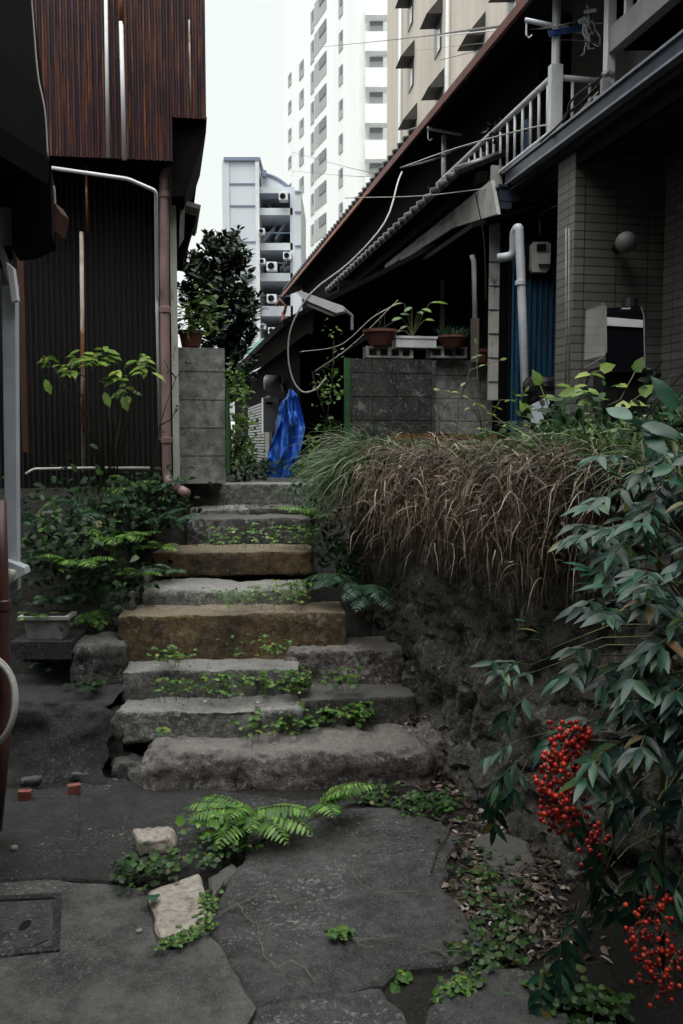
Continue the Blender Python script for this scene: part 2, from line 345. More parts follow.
# ------------------------------------------------------------- terrain
def wallx(Y): return (5.62-Y)*.337            # foot line of the retaining wall, right of the steps
def hgt(x,y):
    st=.004+sm(4.0,7.0,y)*0+max(0,min(1,(y-4.25)/(6.75-4.25)))*1.18 if y>4.25 else .004
    if y>6.75: st=1.165-max(0,min(1,(y-6.75)/12))*.14
    bank=.0+sm(4.25,5.5,y)*1.3
    lb=sm(-1.0,-1.25,x) ; z=st*(1-lb)+max(bank if y<7 else 1.25,st*0)*lb
    if y>.35:
        t=sm(0.2,.34,x-wallx(y)) if y<5.62 else sm(.18,.3,x-(.0+SL*(y-5.6)*1+.0))
        if y>=5.62: t=sm(1.45,1.6,x-SL*y)
        z=z*(1-t)+1.39*t if y<14 else z
    if y>14: z=lerp(z,1.05,sm(14,22,y))
    return z
def terrain():
    ys=[-40,-20,-8,-3,0,.3]+[.4+.08*i for i in range(98)]+[8.4,9,10,11,12,13,14,16,18,22,30,50,100,250,600]
    xs=[-400,-150,-50,-20,-8,-4,-3]+[-2.6+.08*i for i in range(62)]+[2.6,3,4,6,10,20,50,150,400]
    mb=MB(); w=len(xs)
    vs=[V((x,y,hgt(x,y)+fb((x,y,0),3,3)*.01)) for y in ys for x in xs]
    mb.add(vs,[(j*w+i,j*w+i+1,(j+1)*w+i+1,(j+1)*w+i) for j in range(len(ys)-1) for i in range(w-1)])
    struct(mb.build('ground',soil,origin=V((0,0,0)),smooth=True,fix=False))
terrain()
# alley path behind the steps
mb=MB()
def pf(u,v):
    Y=6.9+v*13; x=lerp(.42,1.5,u); z=1.283-.014*(Y-6.9)
    p=LN(x,Y,z); p.z+=fb(p,4,3)*.008; return p
mb.grid(pf,10,50); struct(mb.build('path',concrete,fix=False))

# pavement slabs
main_out=[(236,866),(262,840),(300,825),(350,806),(400,808),(440,822),(468,835),(449,852),(445,880),(455,905),(478,932),(482,948),(455,962),(405,966),(385,984),(330,992),(258,1004),(240,975),(224,948),(206,926),(214,902),(222,890)]
struct(slab('pavement',main_out,-.05,.034,concrete,.014,1))
struct(slab('pavement',[(256,1006),(332,994.5),(383,987),(398,1004),(410,1040),(420,1100),(230,1100),(236,1050)],-.05,.03,concrete,.014,2))
struct(slab('pavement',[(440,978),(475,970),(520,966),(548,992),(570,1030),(600,1100),(440,1100),(428,1010)],-.05,.022,concrete,.016,3))
struct(slab('pavement',[(-160,891),(-20,881),(60,879),(148,887),(158,938),(206,928),(224,949),(240,975.5),(256,1005),(236,1045),(222,1100),(160,1300),(-700,1300)],-.05,.03,concrete_l,.006,4))
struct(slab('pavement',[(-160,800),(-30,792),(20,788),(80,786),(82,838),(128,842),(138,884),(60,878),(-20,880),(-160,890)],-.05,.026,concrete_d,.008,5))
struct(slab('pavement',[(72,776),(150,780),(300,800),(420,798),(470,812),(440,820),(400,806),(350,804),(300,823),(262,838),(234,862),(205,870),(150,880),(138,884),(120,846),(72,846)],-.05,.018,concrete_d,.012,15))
tag(slab('paving_stone',[(148,890),(198,872),(206,892),(209,912),(203,927),(160,942),(154,928)],-.03,.05,pale_stone,.006,6),'square beige paving stone with moss along its lower edge','stone')
mb=rock(G(155,846,.03)+V((0,0,.02)),(.17,.16,.09),.3,.035,.016,3,.02,9,.02); tag(mb.build('stone',pale_stone,smooth=True),'pinkish white angular stone above the beige paver','stone')
tag(slab('paving_stone',[(207,876),(232,862),(238,868),(222,888),(212,900)],-.03,.035,darkstone,.01,8),'small cracked grey stone wedged beside the beige paver','stone')
tag(slab('paving_stone',[(472,838),(500,828),(530,842),(536,862),(505,872),(484,862)],-.03,.03,darkstone,.01,9),'flat grey stone among dead leaves near the red berries','stone')
tag(slab('paving_stone',[(488,884),(510,876),(520,888),(505,898),(490,896)],-.03,.025,darkstone,.008,10),'small flat grey stone half buried in leaf litter','stone')
# manhole
mh=thing('manhole_cover',G(20,925,.03),'square concrete inspection cover with oval lifting hole','manhole')
q=[G(-40,898,.036),G(62,893,.036),G(60,950,.036),G(-55,962,.036)]; c=sum(q,V())/4
mb=MB(); inn=[p.lerp(c,.16) for p in q]
for i in range(4):
    j=(i+1)%4; a=[q[i],q[j],inn[j],inn[i]]; mb.prism([p-UP*.03 for p in a],UP*.032)
mb.build('frame',concrete_d,mh)
inn2=[p.lerp(c,.21) for p in q]; mb=MB(); n=16; hc=G(25,925,.034)
hole=[hc+V((math.cos(t)*.018,math.sin(t)*.035,0)) for t in [2*math.pi*k/n for k in range(n)]]
outer=[]
for k in range(n):
    d=(hole[k]-hc); best=None
    for i in range(4):
        a,b=inn2[i],inn2[(i+1)%4]; e=b-a; den=d.x*e.y-d.y*e.x
        if abs(den)<1e-9: continue
        t=((a.x-hc.x)*e.y-(a.y-hc.y)*e.x)/den; u=((a.x-hc.x)*d.y-(a.y-hc.y)*d.x)/den
        if t>0 and -.001<=u<=1.001: best=t if best is None else min(best,t)
    outer.append(hc+d*(best or 3))
mb.add(hole+outer+[p-UP*.03 for p in hole],[(k,(k+1)%n,n+(k+1)%n,n+k) for k in range(n)]+[(k,2*n+k,2*n+(k+1)%n,(k+1)%n) for k in range(n)])
mb.build('lid',concrete,mh); mb=MB(); mb.prism([V((p.x,p.y,.0305)) for p in hole],UP*.001); mb.build('hole_shade',black,mh)  # black disc paints the darkness inside the lifting hole

# ------------------------------------------------------------- the stone steps
def step(name,px0,px1,pyt,D,h,dep,mat,label,cat='step',rnd=.03,amp=.012,seed=1,rot=.1,warp=.012,group='old stone steps',seg=.017,freq=7,taper=0.,dz=0):
    a=P(px0,pyt,D); b=P(px1,pyt,D); w=b.x-a.x; zt=a.z+dz; cx=(a.x+b.x)/2
    fr=V((cx,D,zt)); back=V((-math.sin(rot),math.cos(rot),0))
    c=fr+back*(dep/2)-UP*(h/2)
    mb=rock(c,(w/math.cos(rot),dep,h),rot,rnd*(1 if cat=='stone' or seed==1 else .75),amp*(1 if cat=='stone' else .62),seed,seg,freq,warp*(1 if cat=='stone' else .6),taper=taper)
    return tag(mb.build(name,mat,smooth=True),label,cat,group)
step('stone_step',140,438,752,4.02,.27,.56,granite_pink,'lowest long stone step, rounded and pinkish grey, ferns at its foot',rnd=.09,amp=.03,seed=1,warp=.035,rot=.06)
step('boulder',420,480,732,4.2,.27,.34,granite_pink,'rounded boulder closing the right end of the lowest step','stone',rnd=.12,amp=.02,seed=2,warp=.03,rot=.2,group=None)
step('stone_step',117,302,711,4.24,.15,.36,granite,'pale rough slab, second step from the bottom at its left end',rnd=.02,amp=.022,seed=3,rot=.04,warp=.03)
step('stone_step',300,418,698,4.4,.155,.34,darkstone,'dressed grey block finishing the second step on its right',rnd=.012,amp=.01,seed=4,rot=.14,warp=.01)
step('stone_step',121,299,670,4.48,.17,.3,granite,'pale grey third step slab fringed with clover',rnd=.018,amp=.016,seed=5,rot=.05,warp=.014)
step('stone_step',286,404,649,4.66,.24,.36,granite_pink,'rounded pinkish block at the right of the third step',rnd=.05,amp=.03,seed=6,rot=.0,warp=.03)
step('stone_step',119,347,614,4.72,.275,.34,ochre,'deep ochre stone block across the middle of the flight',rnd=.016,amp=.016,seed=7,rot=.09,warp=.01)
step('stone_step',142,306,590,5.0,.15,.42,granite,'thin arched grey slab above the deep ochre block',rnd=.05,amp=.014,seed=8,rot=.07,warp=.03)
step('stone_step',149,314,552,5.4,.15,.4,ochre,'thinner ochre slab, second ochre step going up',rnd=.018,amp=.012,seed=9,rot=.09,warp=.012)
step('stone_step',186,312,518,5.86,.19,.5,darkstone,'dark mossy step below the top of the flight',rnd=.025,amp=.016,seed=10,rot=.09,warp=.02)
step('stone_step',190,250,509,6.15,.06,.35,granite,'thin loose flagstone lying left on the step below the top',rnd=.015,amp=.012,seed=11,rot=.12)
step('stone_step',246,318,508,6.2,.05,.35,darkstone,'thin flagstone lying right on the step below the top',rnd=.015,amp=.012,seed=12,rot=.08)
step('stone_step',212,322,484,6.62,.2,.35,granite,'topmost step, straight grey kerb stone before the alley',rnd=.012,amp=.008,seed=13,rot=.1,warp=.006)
# stones either side
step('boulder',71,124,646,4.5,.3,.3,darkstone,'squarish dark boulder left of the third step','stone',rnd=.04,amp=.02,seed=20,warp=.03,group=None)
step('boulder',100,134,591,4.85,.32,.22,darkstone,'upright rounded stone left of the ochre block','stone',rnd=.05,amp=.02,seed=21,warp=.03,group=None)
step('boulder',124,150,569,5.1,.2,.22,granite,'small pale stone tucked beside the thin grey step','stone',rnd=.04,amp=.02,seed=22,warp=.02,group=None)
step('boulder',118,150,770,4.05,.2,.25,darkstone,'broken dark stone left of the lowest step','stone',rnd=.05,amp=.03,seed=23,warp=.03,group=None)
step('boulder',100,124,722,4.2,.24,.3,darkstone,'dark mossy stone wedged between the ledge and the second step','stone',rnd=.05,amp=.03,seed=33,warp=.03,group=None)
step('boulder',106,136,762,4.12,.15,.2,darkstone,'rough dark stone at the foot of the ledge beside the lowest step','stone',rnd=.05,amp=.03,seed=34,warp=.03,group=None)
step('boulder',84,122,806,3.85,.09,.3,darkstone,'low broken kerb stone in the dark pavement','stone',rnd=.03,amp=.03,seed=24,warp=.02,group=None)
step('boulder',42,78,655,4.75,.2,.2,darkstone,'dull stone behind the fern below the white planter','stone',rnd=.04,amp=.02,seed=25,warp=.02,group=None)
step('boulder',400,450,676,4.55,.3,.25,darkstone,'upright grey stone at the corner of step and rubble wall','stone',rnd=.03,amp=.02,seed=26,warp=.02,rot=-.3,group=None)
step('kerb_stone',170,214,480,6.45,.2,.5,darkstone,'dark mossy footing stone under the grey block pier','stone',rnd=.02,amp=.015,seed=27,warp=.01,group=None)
# low concrete ledge left
mb=MB()
def lf(u,v):
    x=lerp(-2.6,-1.1+.06*noise.noise(V((v*9,3,0))),u)
    prof=[(4.02,-.02),(4.1,.06),(4.16,.2),(4.2,.30),(4.24,.335),(4.45,.35),(4.9,.36)]
    t=v*(len(prof)-1); i=min(int(t),len(prof)-2); f=t-i
    y=lerp(prof[i][0],prof[i+1][0],f); z=lerp(prof[i][1],prof[i+1][1],f)
    p=V((x,y+.05*math.sin(x*3),z)); n=fb(p,4,5)*.035+abs(noise.noise(p*9))*.02; return p+V((0,-n,n*.6))
mb.grid(lf,70,40); mb.add([V((-2.6,4.9,-.05)),V((-1.1,4.9,-.05)),V((-1.1,4.9,.36)),V((-2.6,4.9,.36))],[(0,1,2,3)])
tag(mb.build('concrete_ledge',concrete_d,smooth=True,fix=False),'low dark concrete ledge left of the steps','ledge')
for i,(px,py,lab) in enumerate([(25,796,'left red brick scrap set in the dark pavement'),(74,790,'right red brick scrap set in the dark pavement')]):
    p=G(px,py,.04); mb=MB(); mb.box(p,(.055,.035,.05),.1+.3*i); tag(mb.build('brick',brickred),lab,'brick','two brick scraps in the pavement')
    mb=rock(G(px+6,py-14,.04),(.1,.06,.05),.2,.02,.01,30+i,.015); tag(mb.build('stone',darkstone,smooth=True),('flat grey pebble behind the %s brick scrap'%('left','right')[i]),'stone')
for i,(px,py,sz,l) in enumerate([(14,848,.03,'small white pebble on the dark pavement at far left'),(139,931,.02,'tiny white chip beside the beige paver')]):
    mb=rock(G(px,py,.035),(sz,sz*.8,sz*.7),.3,.01,.004,40+i,.008); tag(mb.build('pebble',pale_stone,smooth=True),l,'pebble')

# ------------------------------------------------------------- rubble retaining wall
def wf_(u,v):
    Y=lerp(6.9,.3,u); z=lerp(-.05,1.43,v)
    base=V((wallx(Y) if Y<5.62 else lerp(0,.28,(Y-5.62)/1.28),Y,z)); n=V((-.947,-.319,0))
    q=V((Y*1.0,z*1.35,fb((Y,z,0),2,2)*.3)); 
    q+=V((fb((Y,z,5),3,3)*.12,fb((Y,z,9),3,3)*.12,0))
    ds,_=noise.voronoi(V((q.x*4.2,q.y*5.2,0)),distance_metric='DISTANCE')
    cr=min(1,max(0,(ds[1]-ds[0])/.22)); bul=(1-ds[0]*.8)*.05
    cell=noise.cell(V((round(ds[2]*7),round(ds[3]*5),1)))
    d=-.05+cr**.6*.042+bul*.5+fb((Y,z,2),5,6)*.045+fb((Y,z,4),24,3)*.012
    return base+n*d+V((.07,.02,0))*v
mb=MB(); mb.grid(wf_,260,62)
mb.grid(lambda u,v:(wf_(u,1.0)+V((.35*v,.12*v,-.0*v))),260,2)
tag(mb.build('retaining_wall',wallstone,smooth=False,fix=False),'dark rubble stone retaining wall under the hanging grass','wall')
mb=rock(V((1.02,2.95,1.43)),(.16,.8,.1),.33,.01,.006,55,.03); tag(mb.build('coping_stone',concrete_d,smooth=True),'grey concrete coping behind the nandina on the wall top','coping')

# ------------------------------------------------------------- block piers and walls
def blockwall(name,o,u,length,z0,z1,th,mat,label,course=.195,seed=0,nb=.4,v=None):
    root=thing(name,V(o).xy.to_3d()+UP*z0,label,'wall'); u=V(u).normalized(); v=v or V((-u.y,u.x,0))
    mb=MB(); z=z0; k=0
    while z<z1-.02:
        h=min(course,z1-z); x=0 if k%2 else -nb/2; 
        while x<length:
            a=max(0,x); b=min(length,x+nb)
            if b-a>.02: 
                d=R.uniform(0,.003); mb.obox(V((o[0],o[1],z+.003))+u*(a+.003)-v*d,u*(b-a-.006),v*(th+d),UP*(h-.006))
            x+=nb
        z+=course; k+=1
    w=mb.build('blocks',mat,root)
    mb=MB(); mb.obox(V((o[0],o[1],z0))+u*.004+v*.006,u*(length-.008),v*(th-.012),UP*(z1-z0-.006)); mb.build('mortar',concrete_d,root)
    return root
a=P(173,347,6.3); b=P(225,347,6.3)
blockwall('block_pier',(a.x,6.28,0),EV,(b-a).length,1.3,a.z,.4,block_l,'grey concrete block pier topped with a potted plant, left of the alley',nb=.8)
a2=PL(350,358,1.53); 
a2=P(349,358,7.45); b2=P(432,358,7.62)
blockwall('block_wall',(a2.x,7.45,0),EV,(b2.x-a2.x)*1.02,1.38,a2.z,.15,block_d,'black stained block wall carrying pots and a white planter',nb=.4)
b3=P(436,362,7.75); b4=P(512,362,7.75)
blockwall('block_wall',(b3.x,7.75,0),EV,(b4.x-b3.x),1.38,b3.z+.02,.12,block_l,'plain grey block wall section right of the stained one',nb=.4)
# green posts at both gate sides
for (px,py0,py1,D,w,lab) in ((226.8,388,474,6.27,.013,'green painted steel post against the left block pier'),(347,358,462,7.42,.045,'green painted steel post on the end of the black stained wall')):
    a=P(px,py0,D); b=P(px,py1,D); mb=MB(); mb.box((a.x,D,(a.z+b.z)/2),(w,.03,a.z-b.z),ROTZ); mb.box((a.x+.01,D+.03,(a.z+b.z)/2),(.006,.05,a.z-b.z),ROTZ)
    tag(mb.build('gate_post',greenpaint),lab,'post')
# rough ledge + brick course in front of the stained wall
mb=rock(P(425,452,7.2)-UP*.05,(.75,.25,.28),ROTZ,.05,.03,61,.035,5,.03); tag(mb.build('concrete_ledge',concrete_d,smooth=True),'rough mossy concrete footing in front of the stained wall','ledge')
mb=MB(); 
for k in range(9): 
    p=P(395+k*14,437,7.42+k*.02); mb.box((p.x,p.y,p.z),(.105,.09,.055),ROTZ)
tag(mb.build('brick_course',brickred if False else rust),'single row of dark red bricks at the foot of the block wall','bricks')

# ------------------------------------------------------------- left house in corrugated iron
def corr(name,a,b,z0,z1,mat,parent,pitch=.034,amp=.008,nz_=2):
    a=V(a);b=V(b); L=(b-a).length; u=(b-a)/L; nn=V((u.y,-u.x,0)); m=int(L/pitch*8); mb=MB()
    def f(uu,vv):
        x=uu*L; z=lerp(z0,z1,vv); off=amp*math.sin(2*math.pi*x/pitch)+.004*noise.noise(V((x*2,z*1.5,3)))
        p=a+u*x+nn*off; return V((p.x,p.y,z))
    mb.grid(f,m,nz_)
    return mb.build(name,mat,parent,smooth=True,fix=False)
lh=thing('house',(-1.6,6.2,1.3),'left house clad in rusty corrugated iron with overhanging upper floor','house')
A=V((-2.6,5.62,0)); B=P(170,300,5.93); B.z=0
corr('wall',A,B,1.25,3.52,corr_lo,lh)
mb=MB(); mb.obox(A+V((0,.03,1.2)),(B-A),DV*5,UP*2.3); mb.build('frame',blackwood,lh)
A2=V((-2.9,5.3,0)); B2=P(206,100,5.6); B2.z=0; zb=P(120,160,5.55).z; zb2=P(190,119,5.6).z
Bm=P(172,100,5.57); Bm.z=0
corr('wall',A2,Bm,zb,7.2,corr_up,lh); corr('wall',Bm,B2,zb2,7.2,corr_up,lh)
mb=MB(); mb.obox(A2+EV*.0+DV*.03+UP*(zb+.01),(Bm-A2),DV*5,UP*4); mb.obox(Bm+DV*.03+UP*(zb2+.01),(B2-Bm)*.985,DV*5,UP*(7.2-zb2)); mb.build('frame',blackwood,lh)
# dark bracket closing the overhang at the corner
mb=MB(); pl=[P(172,118,5.62),P(207,128,5.62),P(208,122,5.62),P(206,133,5.62),P(185,196,5.62),P(172,196,5.62)]
pl=[P(172,117,5.64),P(207,117,5.64),P(206,133,5.64),P(185,196,5.64),P(172,196,5.64)]
mb.prism(pl,DV*.9); mb.build('bracket',blackwood,lh)
mb=MB(); mb.prism([P(181,199,6.0),P(201,205,6.0),P(199,209,6.0),P(181,204,6.0)],DV*.8); mb.build('eave',fascia,lh)
mb=MB(); mb.prism([P(184,204,6.2),P(198,209,6.2),P(183,262,6.2),P(177,262,6.2)],DV*.3); mb.build('brace',blackwood,lh)
def strip(px0,py0,px1,py1,D,w,mat,name,parent,th=.02):
    a=P(px0,py0,D); b=P(px1,py1,D); mb=MB(); mb.tube([a,b],w/2,8); return mb.build(name,mat,parent,smooth=True)
strip(105.5,-20,108,158,5.45,.022,white_paint,'batten',lh); 
strip(121,22,124.5,160,5.45,.026,white_paint,'batten',lh); strip(120,-20,121.3,24,5.45,.024,rust,'batten',lh)
strip(189,20,191,115,5.48,.01,rustpole,'batten',lh)
strip(86,166,87.5,232,5.6,.016,rustpole,'batten',lh)
strip(81.5,232,83.5,472,5.62,.026,rustpole,'batten',lh)
mb=MB(); mb.obox(P(17,262,5.55)-UP*0+V((0,0,-1.15)),V((.035,.01,0)),V((0,.05,0)),UP*1.2); mb.build('post',M('dark_rust',(.07,.024,.010),(.02,.01,.006),scale=8,stretch=(1,1,.3)),lh)
a=P(169,172,5.86); b=P(175,172,5.86); zb_=P(170,480,5.86).z
mb=MB(); mb.obox(V((a.x,5.86,zb_)),V((.042,.0,0)),DV*.12,UP*(a.z-zb_)); tag(mb.build('concrete_post',plaster),'pale concrete corner post behind the mauve downpipe','post')
mb=MB(); mb.prism([P(181,176,5.95),P(185,172,5.95),P(186,180,5.95),P(184,238,5.95),P(179,247,5.95)],DV*.03); tag(mb.build('board',fascia),'weathered grey board hanging beside the corner post','board')
# pipes on the left house
def pipe(name,pix,r,mat,label,cat,collars=()):
    pts=[P(*q) for q in pix]; root=thing(name,pts[-1],label,cat); mb=MB(); out=[pts[0]]
    for i in range(1,len(pts)-1):
        a,b,c=pts[i-1],pts[i],pts[i+1]; k=min(2.2*r,(a-b).length*.45,(c-b).length*.45); p0=b+(a-b).normalized()*k; p1=b+(c-b).normalized()*k
        for t in (0,.25,.5,.75,1): out.append(p0.lerp(b,t).lerp(b.lerp(p1,t),t))
    out.append(pts[-1]); mb.tube(out,r,12); mb.build('pipe',mat,root,smooth=True)
    for (px,py,Y) in collars:
        mb=MB(); p=P(px,py,Y); mb.lathe(p-UP*.02,[(r*1.05,0),(r*1.22,.004),(r*1.22,.036),(r*1.05,.04)],14); mb.build('collar',mat,root,smooth=False)
    return root
pipe('downpipe',[(186,168,5.7),(164,170,5.7),(164.5,300,5.7),(167,482,5.7),(186,493,5.35)],.03,pink_pipe,'mauve downpipe on the corner of the corrugated house','pipe',[(164.3,195,5.7),(165,310,5.7),(166.5,440,5.7)])
pipe('conduit',[(52,168,5.3),(128,179,5.3),(156,191,5.35),(157,300,5.7),(160,440,5.75)],.011,white_paint,'thin white conduit bending down the corrugated wall','pipe')
pipe('conduit',[(26,474,5.45),(34,469,5.45),(90,468,5.5),(150,468,5.6)],.009,cable_w,'thin pale pipe lying along the foot of the corrugated wall','pipe')
# plant pot foot thing, rain hopper
hp=thing('rain_hopper',P(44,240,3.6),'dull mauve rain hopper under the dark eave at far left','gutter')
mb=MB(); c=P(50,232,3.6); mb.prism([P(38,232,3.6),P(47,205,3.6),P(54,202,3.6),P(60,212,3.6),P(56,232,3.6)],V((0,.12,0))); mb.build('funnel',brown_pipe,hp)
mb=MB(); mb.tube([P(43,225,3.66),P(42,245,3.66)],.02,10); mb.build('outlet',brown_pipe,hp,smooth=True)
mb=MB(); mb.tube([P(53,186,3.6),P(54.5,190,3.6),P(55,204,3.6)],.005,6); mb.build('hook',rustpole,hp)

# ------------------------------------------------------------- neighbour's dark eave at far left
nh=thing('house',V((-2.2,3,0)),'black eave and wall corner of the nearest house at far left','house')
mb=MB(); mb.prism([P(-160,-160,3.4),P(24,-160,3.4),P(33,0,3.4),P(44,90,3.4),P(50,160,3.4),P(48,185,3.4),P(-160,170,3.4)],V((-.25,-1.9,0))); mb.build('eave',blackwood,nh)
mb=MB(); mb.prism([P(12,170,3.5),P(51,170,3.5),P(52,236,3.5),P(30,246,3.5),P(12,248,3.5)],V((-.06,.25,0))); mb.build('bracket',blackwood,nh)
mb=MB(); mb.prism([P(-160,180,3.5),P(14,180,3.5),P(13,206,3.5),P(-160,206,3.5)],V((-.1,.2,0))); mb.build('beam',blackwood,nh)
mb=MB(); mb.prism([P(-20,206,3.52),P(12,206,3.52),P(12,245,3.52),P(-20,248,3.52)],V((-.02,.03,0))); mb.build('pale_panel',pvc,nh)
mb=MB(); mb.prism([P(-60,246,3.5),P(12,246,3.5),P(13,258,3.5),P(-60,262,3.5)],V((-.1,.2,0))); mb.build('beam',blackwood,nh)
mb=MB(); mb.prism([P(-4,246,3.45),P(3,246,3.45),P(13,270,3.45),P(13,284,3.45),P(9,284,3.45)],V((-.02,.06,0))); mb.build('brace',fascia,nh)
mb=MB(); mb.obox(V((-3.6,-3,0)),V((2.2,0,0)),V((0,6.5,0)),UP*3.3); mb.build('wall',blackwood,nh); mb=MB(); mb.obox(V((-6,-3,3.3)),V((4.2,0,0)),V((0,5.6,0)),UP*3.2); mb.build('upper_wall',blackwood,nh)
shade_house=thing('house',V((0,-4,0)),'unseen dark timber house added behind the viewpoint to shade the lane','house'); mb=MB(); mb.obox(V((-8,-8,0)),V((16,0,0)),V((0,4.6,0)),UP*7.5); mb.build('wall',blackwood,shade_house); mb=MB(); mb.prism([V((-8.5,-9,7.4)),V((-8.5,-5.8,9)),V((-8.5,-2.6,7.4))],V((17,0,0))); mb.build('roof',soffit_d,shade_house)  # out of view, added to block light from behind the camera
wp=thing('drainpipe',P(8,600,3.4),'white square drainpipe at the left edge of the view','pipe')
mb=MB(); mb.prism([P(2,286,3.4),P(15,284,3.4),P(17,590,3.4),P(6,596,3.4)],V((0,.04,0))); mb.build('pipe',pvc,wp)
mb=MB(); mb.prism([P(6,262,3.35),P(13,268,3.35),P(17,300,3.35),P(12,302,3.35)],V((0,.03,0))); mb.build('elbow',white_paint,wp)
mb=MB(); mb.prism([P(5,560,3.36),P(24,568,3.36),P(25,574,3.36),P(8,584,3.36)],V((0,.06,0))); mb.build('bracket',pvc,wp)
pipe('water_pipe',[(-30,604,3.3),(-2,592,3.3),(10,578,3.3),(12,570,3.3)],.016,cable_w,'cream water pipe elbow crossing in front of the drainpipe','pipe')
pipe('downpipe',[(0,500,3.25),(3,600,3.25),(5,730,3.25),(-4,830,3.25)],.022,brown_pipe,'dark brown downpipe at the left edge below the white drainpipe','pipe',[(3,605,3.25)])
mb=MB()
for k in range(2):
    c=P(-16+k*-3,700,3.15); pts=[]
    for i in range(41):
        an=-math.pi/2+math.pi*2*i/40; pts.append(c+V((math.cos(an)*(.115+.014*k),.012*k-.02+.01*math.sin(3*an),math.sin(an)*(.165+.012*k))))
    mb.tube(pts,.0085,8)
tag(mb.build('hose',cable_w,smooth=True),'coiled ribbed pale hose hanging at the left edge','hose')
# white planter with fern
pp=thing('planter',P(42,640,4.55),'white oblong plastic planter with a fern on the ledge','planter')
a=P(20,616,4.55); b=P(66,614,4.55); w=(b.x-a.x)
mb=MB(); cx=(a.x+b.x)/2
for (z0,z1,k0,k1) in ((.03,.135,.74,.9),(.135,.152,1.1,1.1)):
    ww=w/2; d=.07; base=a.z-.155
    lo=[V((cx+sx*ww*k0,4.62+sy*d*k0,base+z0)) for sx,sy in((-1,-1),(1,-1),(1,1),(-1,1))]; hi=[V((cx+sx*ww*k1,4.62+sy*d*k1,base+z1)) for sx,sy in((-1,-1),(1,-1),(1,1),(-1,1))]
    mb.add(lo+hi,[(0,3,2,1),(4,5,6,7)]+[(i,(i+1)%4,(i+1)%4+4,i+4) for i in range(4)])
mb.build('tub',M('grimy_white',(.5,.5,.5),(.26,.26,.25),scale=14,rough=.5),pp); mb=MB(); mb.box((cx,4.62,a.z+.003),(w*.9,.11,.01)); mb.build('soil',soil,pp)
mb=MB(); mb.box((cx,4.66,a.z-.17),(w*1.3,.3,.09)); tag(mb.build('stone',concrete_d),'dark flat stone carrying the white planter','stone')

# ------------------------------------------------------------- right side houses
def beam(name,X0a,X0b,Y0,Y1,z0,z1,mat,parent,zz=None):
    """box along the lane: X offsets X0a..X0b, heights z0..z1"""
    mb=MB(); lo0,lo1=(z0,z0); vs=[LN(X0a,Y0,z0),LN(X0b,Y0,z0 if zz is None else zz[0]),LN(X0b,Y1,z0 if zz is None else zz[0]),LN(X0a,Y1,z0),
        LN(X0a,Y0,z1),LN(X0b,Y0,z1 if zz is None else zz[1]),LN(X0b,Y1,z1 if zz is None else zz[1]),LN(X0a,Y1,z1)]
    mb.add(vs,[(0,3,2,1),(4,5,6,7),(0,1,5,4),(1,2,6,5),(2,3,7,6),(3,0,4,7)]); return mb.build(name,mat,parent)
rh=thing('house',LN(3.6,5.5,1.4),'nearest right house with dark deep eave, tiled porch and upper balcony','house')
# wide soffit, sloping fascia
beam('soffit',2.76,6.5,-3,7.15,3.54,3.60,soffit,rh)
gt=beam('gutter',2.70,2.79,-3,7.2,3.60,3.68,gutter_m,rh); beam('rim',2.685,2.80,-3,7.22,3.68,3.695,gutter_rim,gt); beam('rim',2.69,2.75,-3,7.21,3.582,3.597,gutter_rim,gt)
beam('fascia',2.80,2.84,-3,7.16,3.44,3.66,blackwood,rh)
beam('roof',2.8,3.9,-3,7.16,3.64,3.68,blackwood,rh,(3.8,3.86))
# downpipe box at the gutter end
mb=MB(); c=P(506,196,7.2); mb.box(c,(.13,.1,.1),ROTZ); mb.box(c+V((.0,0,.06)),(.17,.13,.02),ROTZ); mb.box(c-V((.02,0,.08)),(.1,.1,.06),ROTZ); mb.build('gutter_box',gutter_m,rh)
# tiled wall camera-facing with a return along the lane
zt0,zt1=1.3,3.54; W0=P(573,300,6.2); W0.z=0
mb=MB(); mb.obox(V((W0.x,W0.y,zt0)),EV*3.2,DV*.27,UP*(zt1-zt0))
mb.uv=lambda p,n:((p.dot(EV) if abs(n.dot(DV))>.5 else p.dot(DV)),p.z)
mb.build('tiled_wall',tile_m,rh)
mb=MB(); mb.obox(V((W0.x,W0.y,zt0))+EV*.66-DV*.75,EV*.25,DV*.74,UP*(zt1-zt0)); mb.uv=lambda p,n:((p.dot(EV) if abs(n.dot(DV))>.5 else p.dot(DV)),p.z); mb.build('tiled_wall',tile_m,rh)
# thin conduits on tile return
for px in (566,569): strip(px,228,px,395,6.22,.008,fascia,'conduit',rh)
# side/back black masses
mb=MB(); mb.obox(V((W0.x,W0.y,1.3))+DV*.3+EV*.62,EV*4,DV*2.2,UP*2.24); mb.build('inner_wall',blackwood,rh)
# upper storey
beam('upper_wall',3.45,6.5,-3,7.1,3.7,6.4,blackwood,rh)
wl=beam('upper_siding',3.40,3.46,5.6,7.05,3.86,4.6,plaster,rh)
bl=beam('balcony_beam',2.88,2.95,1.5,5.97,1.6+2.465,1.6+2.62,grey_metal,rh)
beam('balcony_floor',2.96,3.45,1.5,5.95,1.6+2.48,1.6+2.6,blackwood,rh)
for i in range(22):
    Y=5.78-i*.16; mb=MB(); p=LN(2.915,Y,0); mb.box((p.x,p.y,1.6+2.62+.45),(.045,.03,.9),ROTZ); mb.build('balcony_baluster',white_paint,rh)
mb=MB(); p=LN(2.9,5.98,0); a=P(596,116,5.98); mb.box((p.x,p.y,(a.z+5.4)/2),(.055,.06,5.4-a.z),ROTZ); mb.build('balcony_post',white_paint,rh)
for i in range(3):
    mb=MB(); mb.box(P(604,52+i*10,5.9),(.012,.012,.012),ROTZ); 
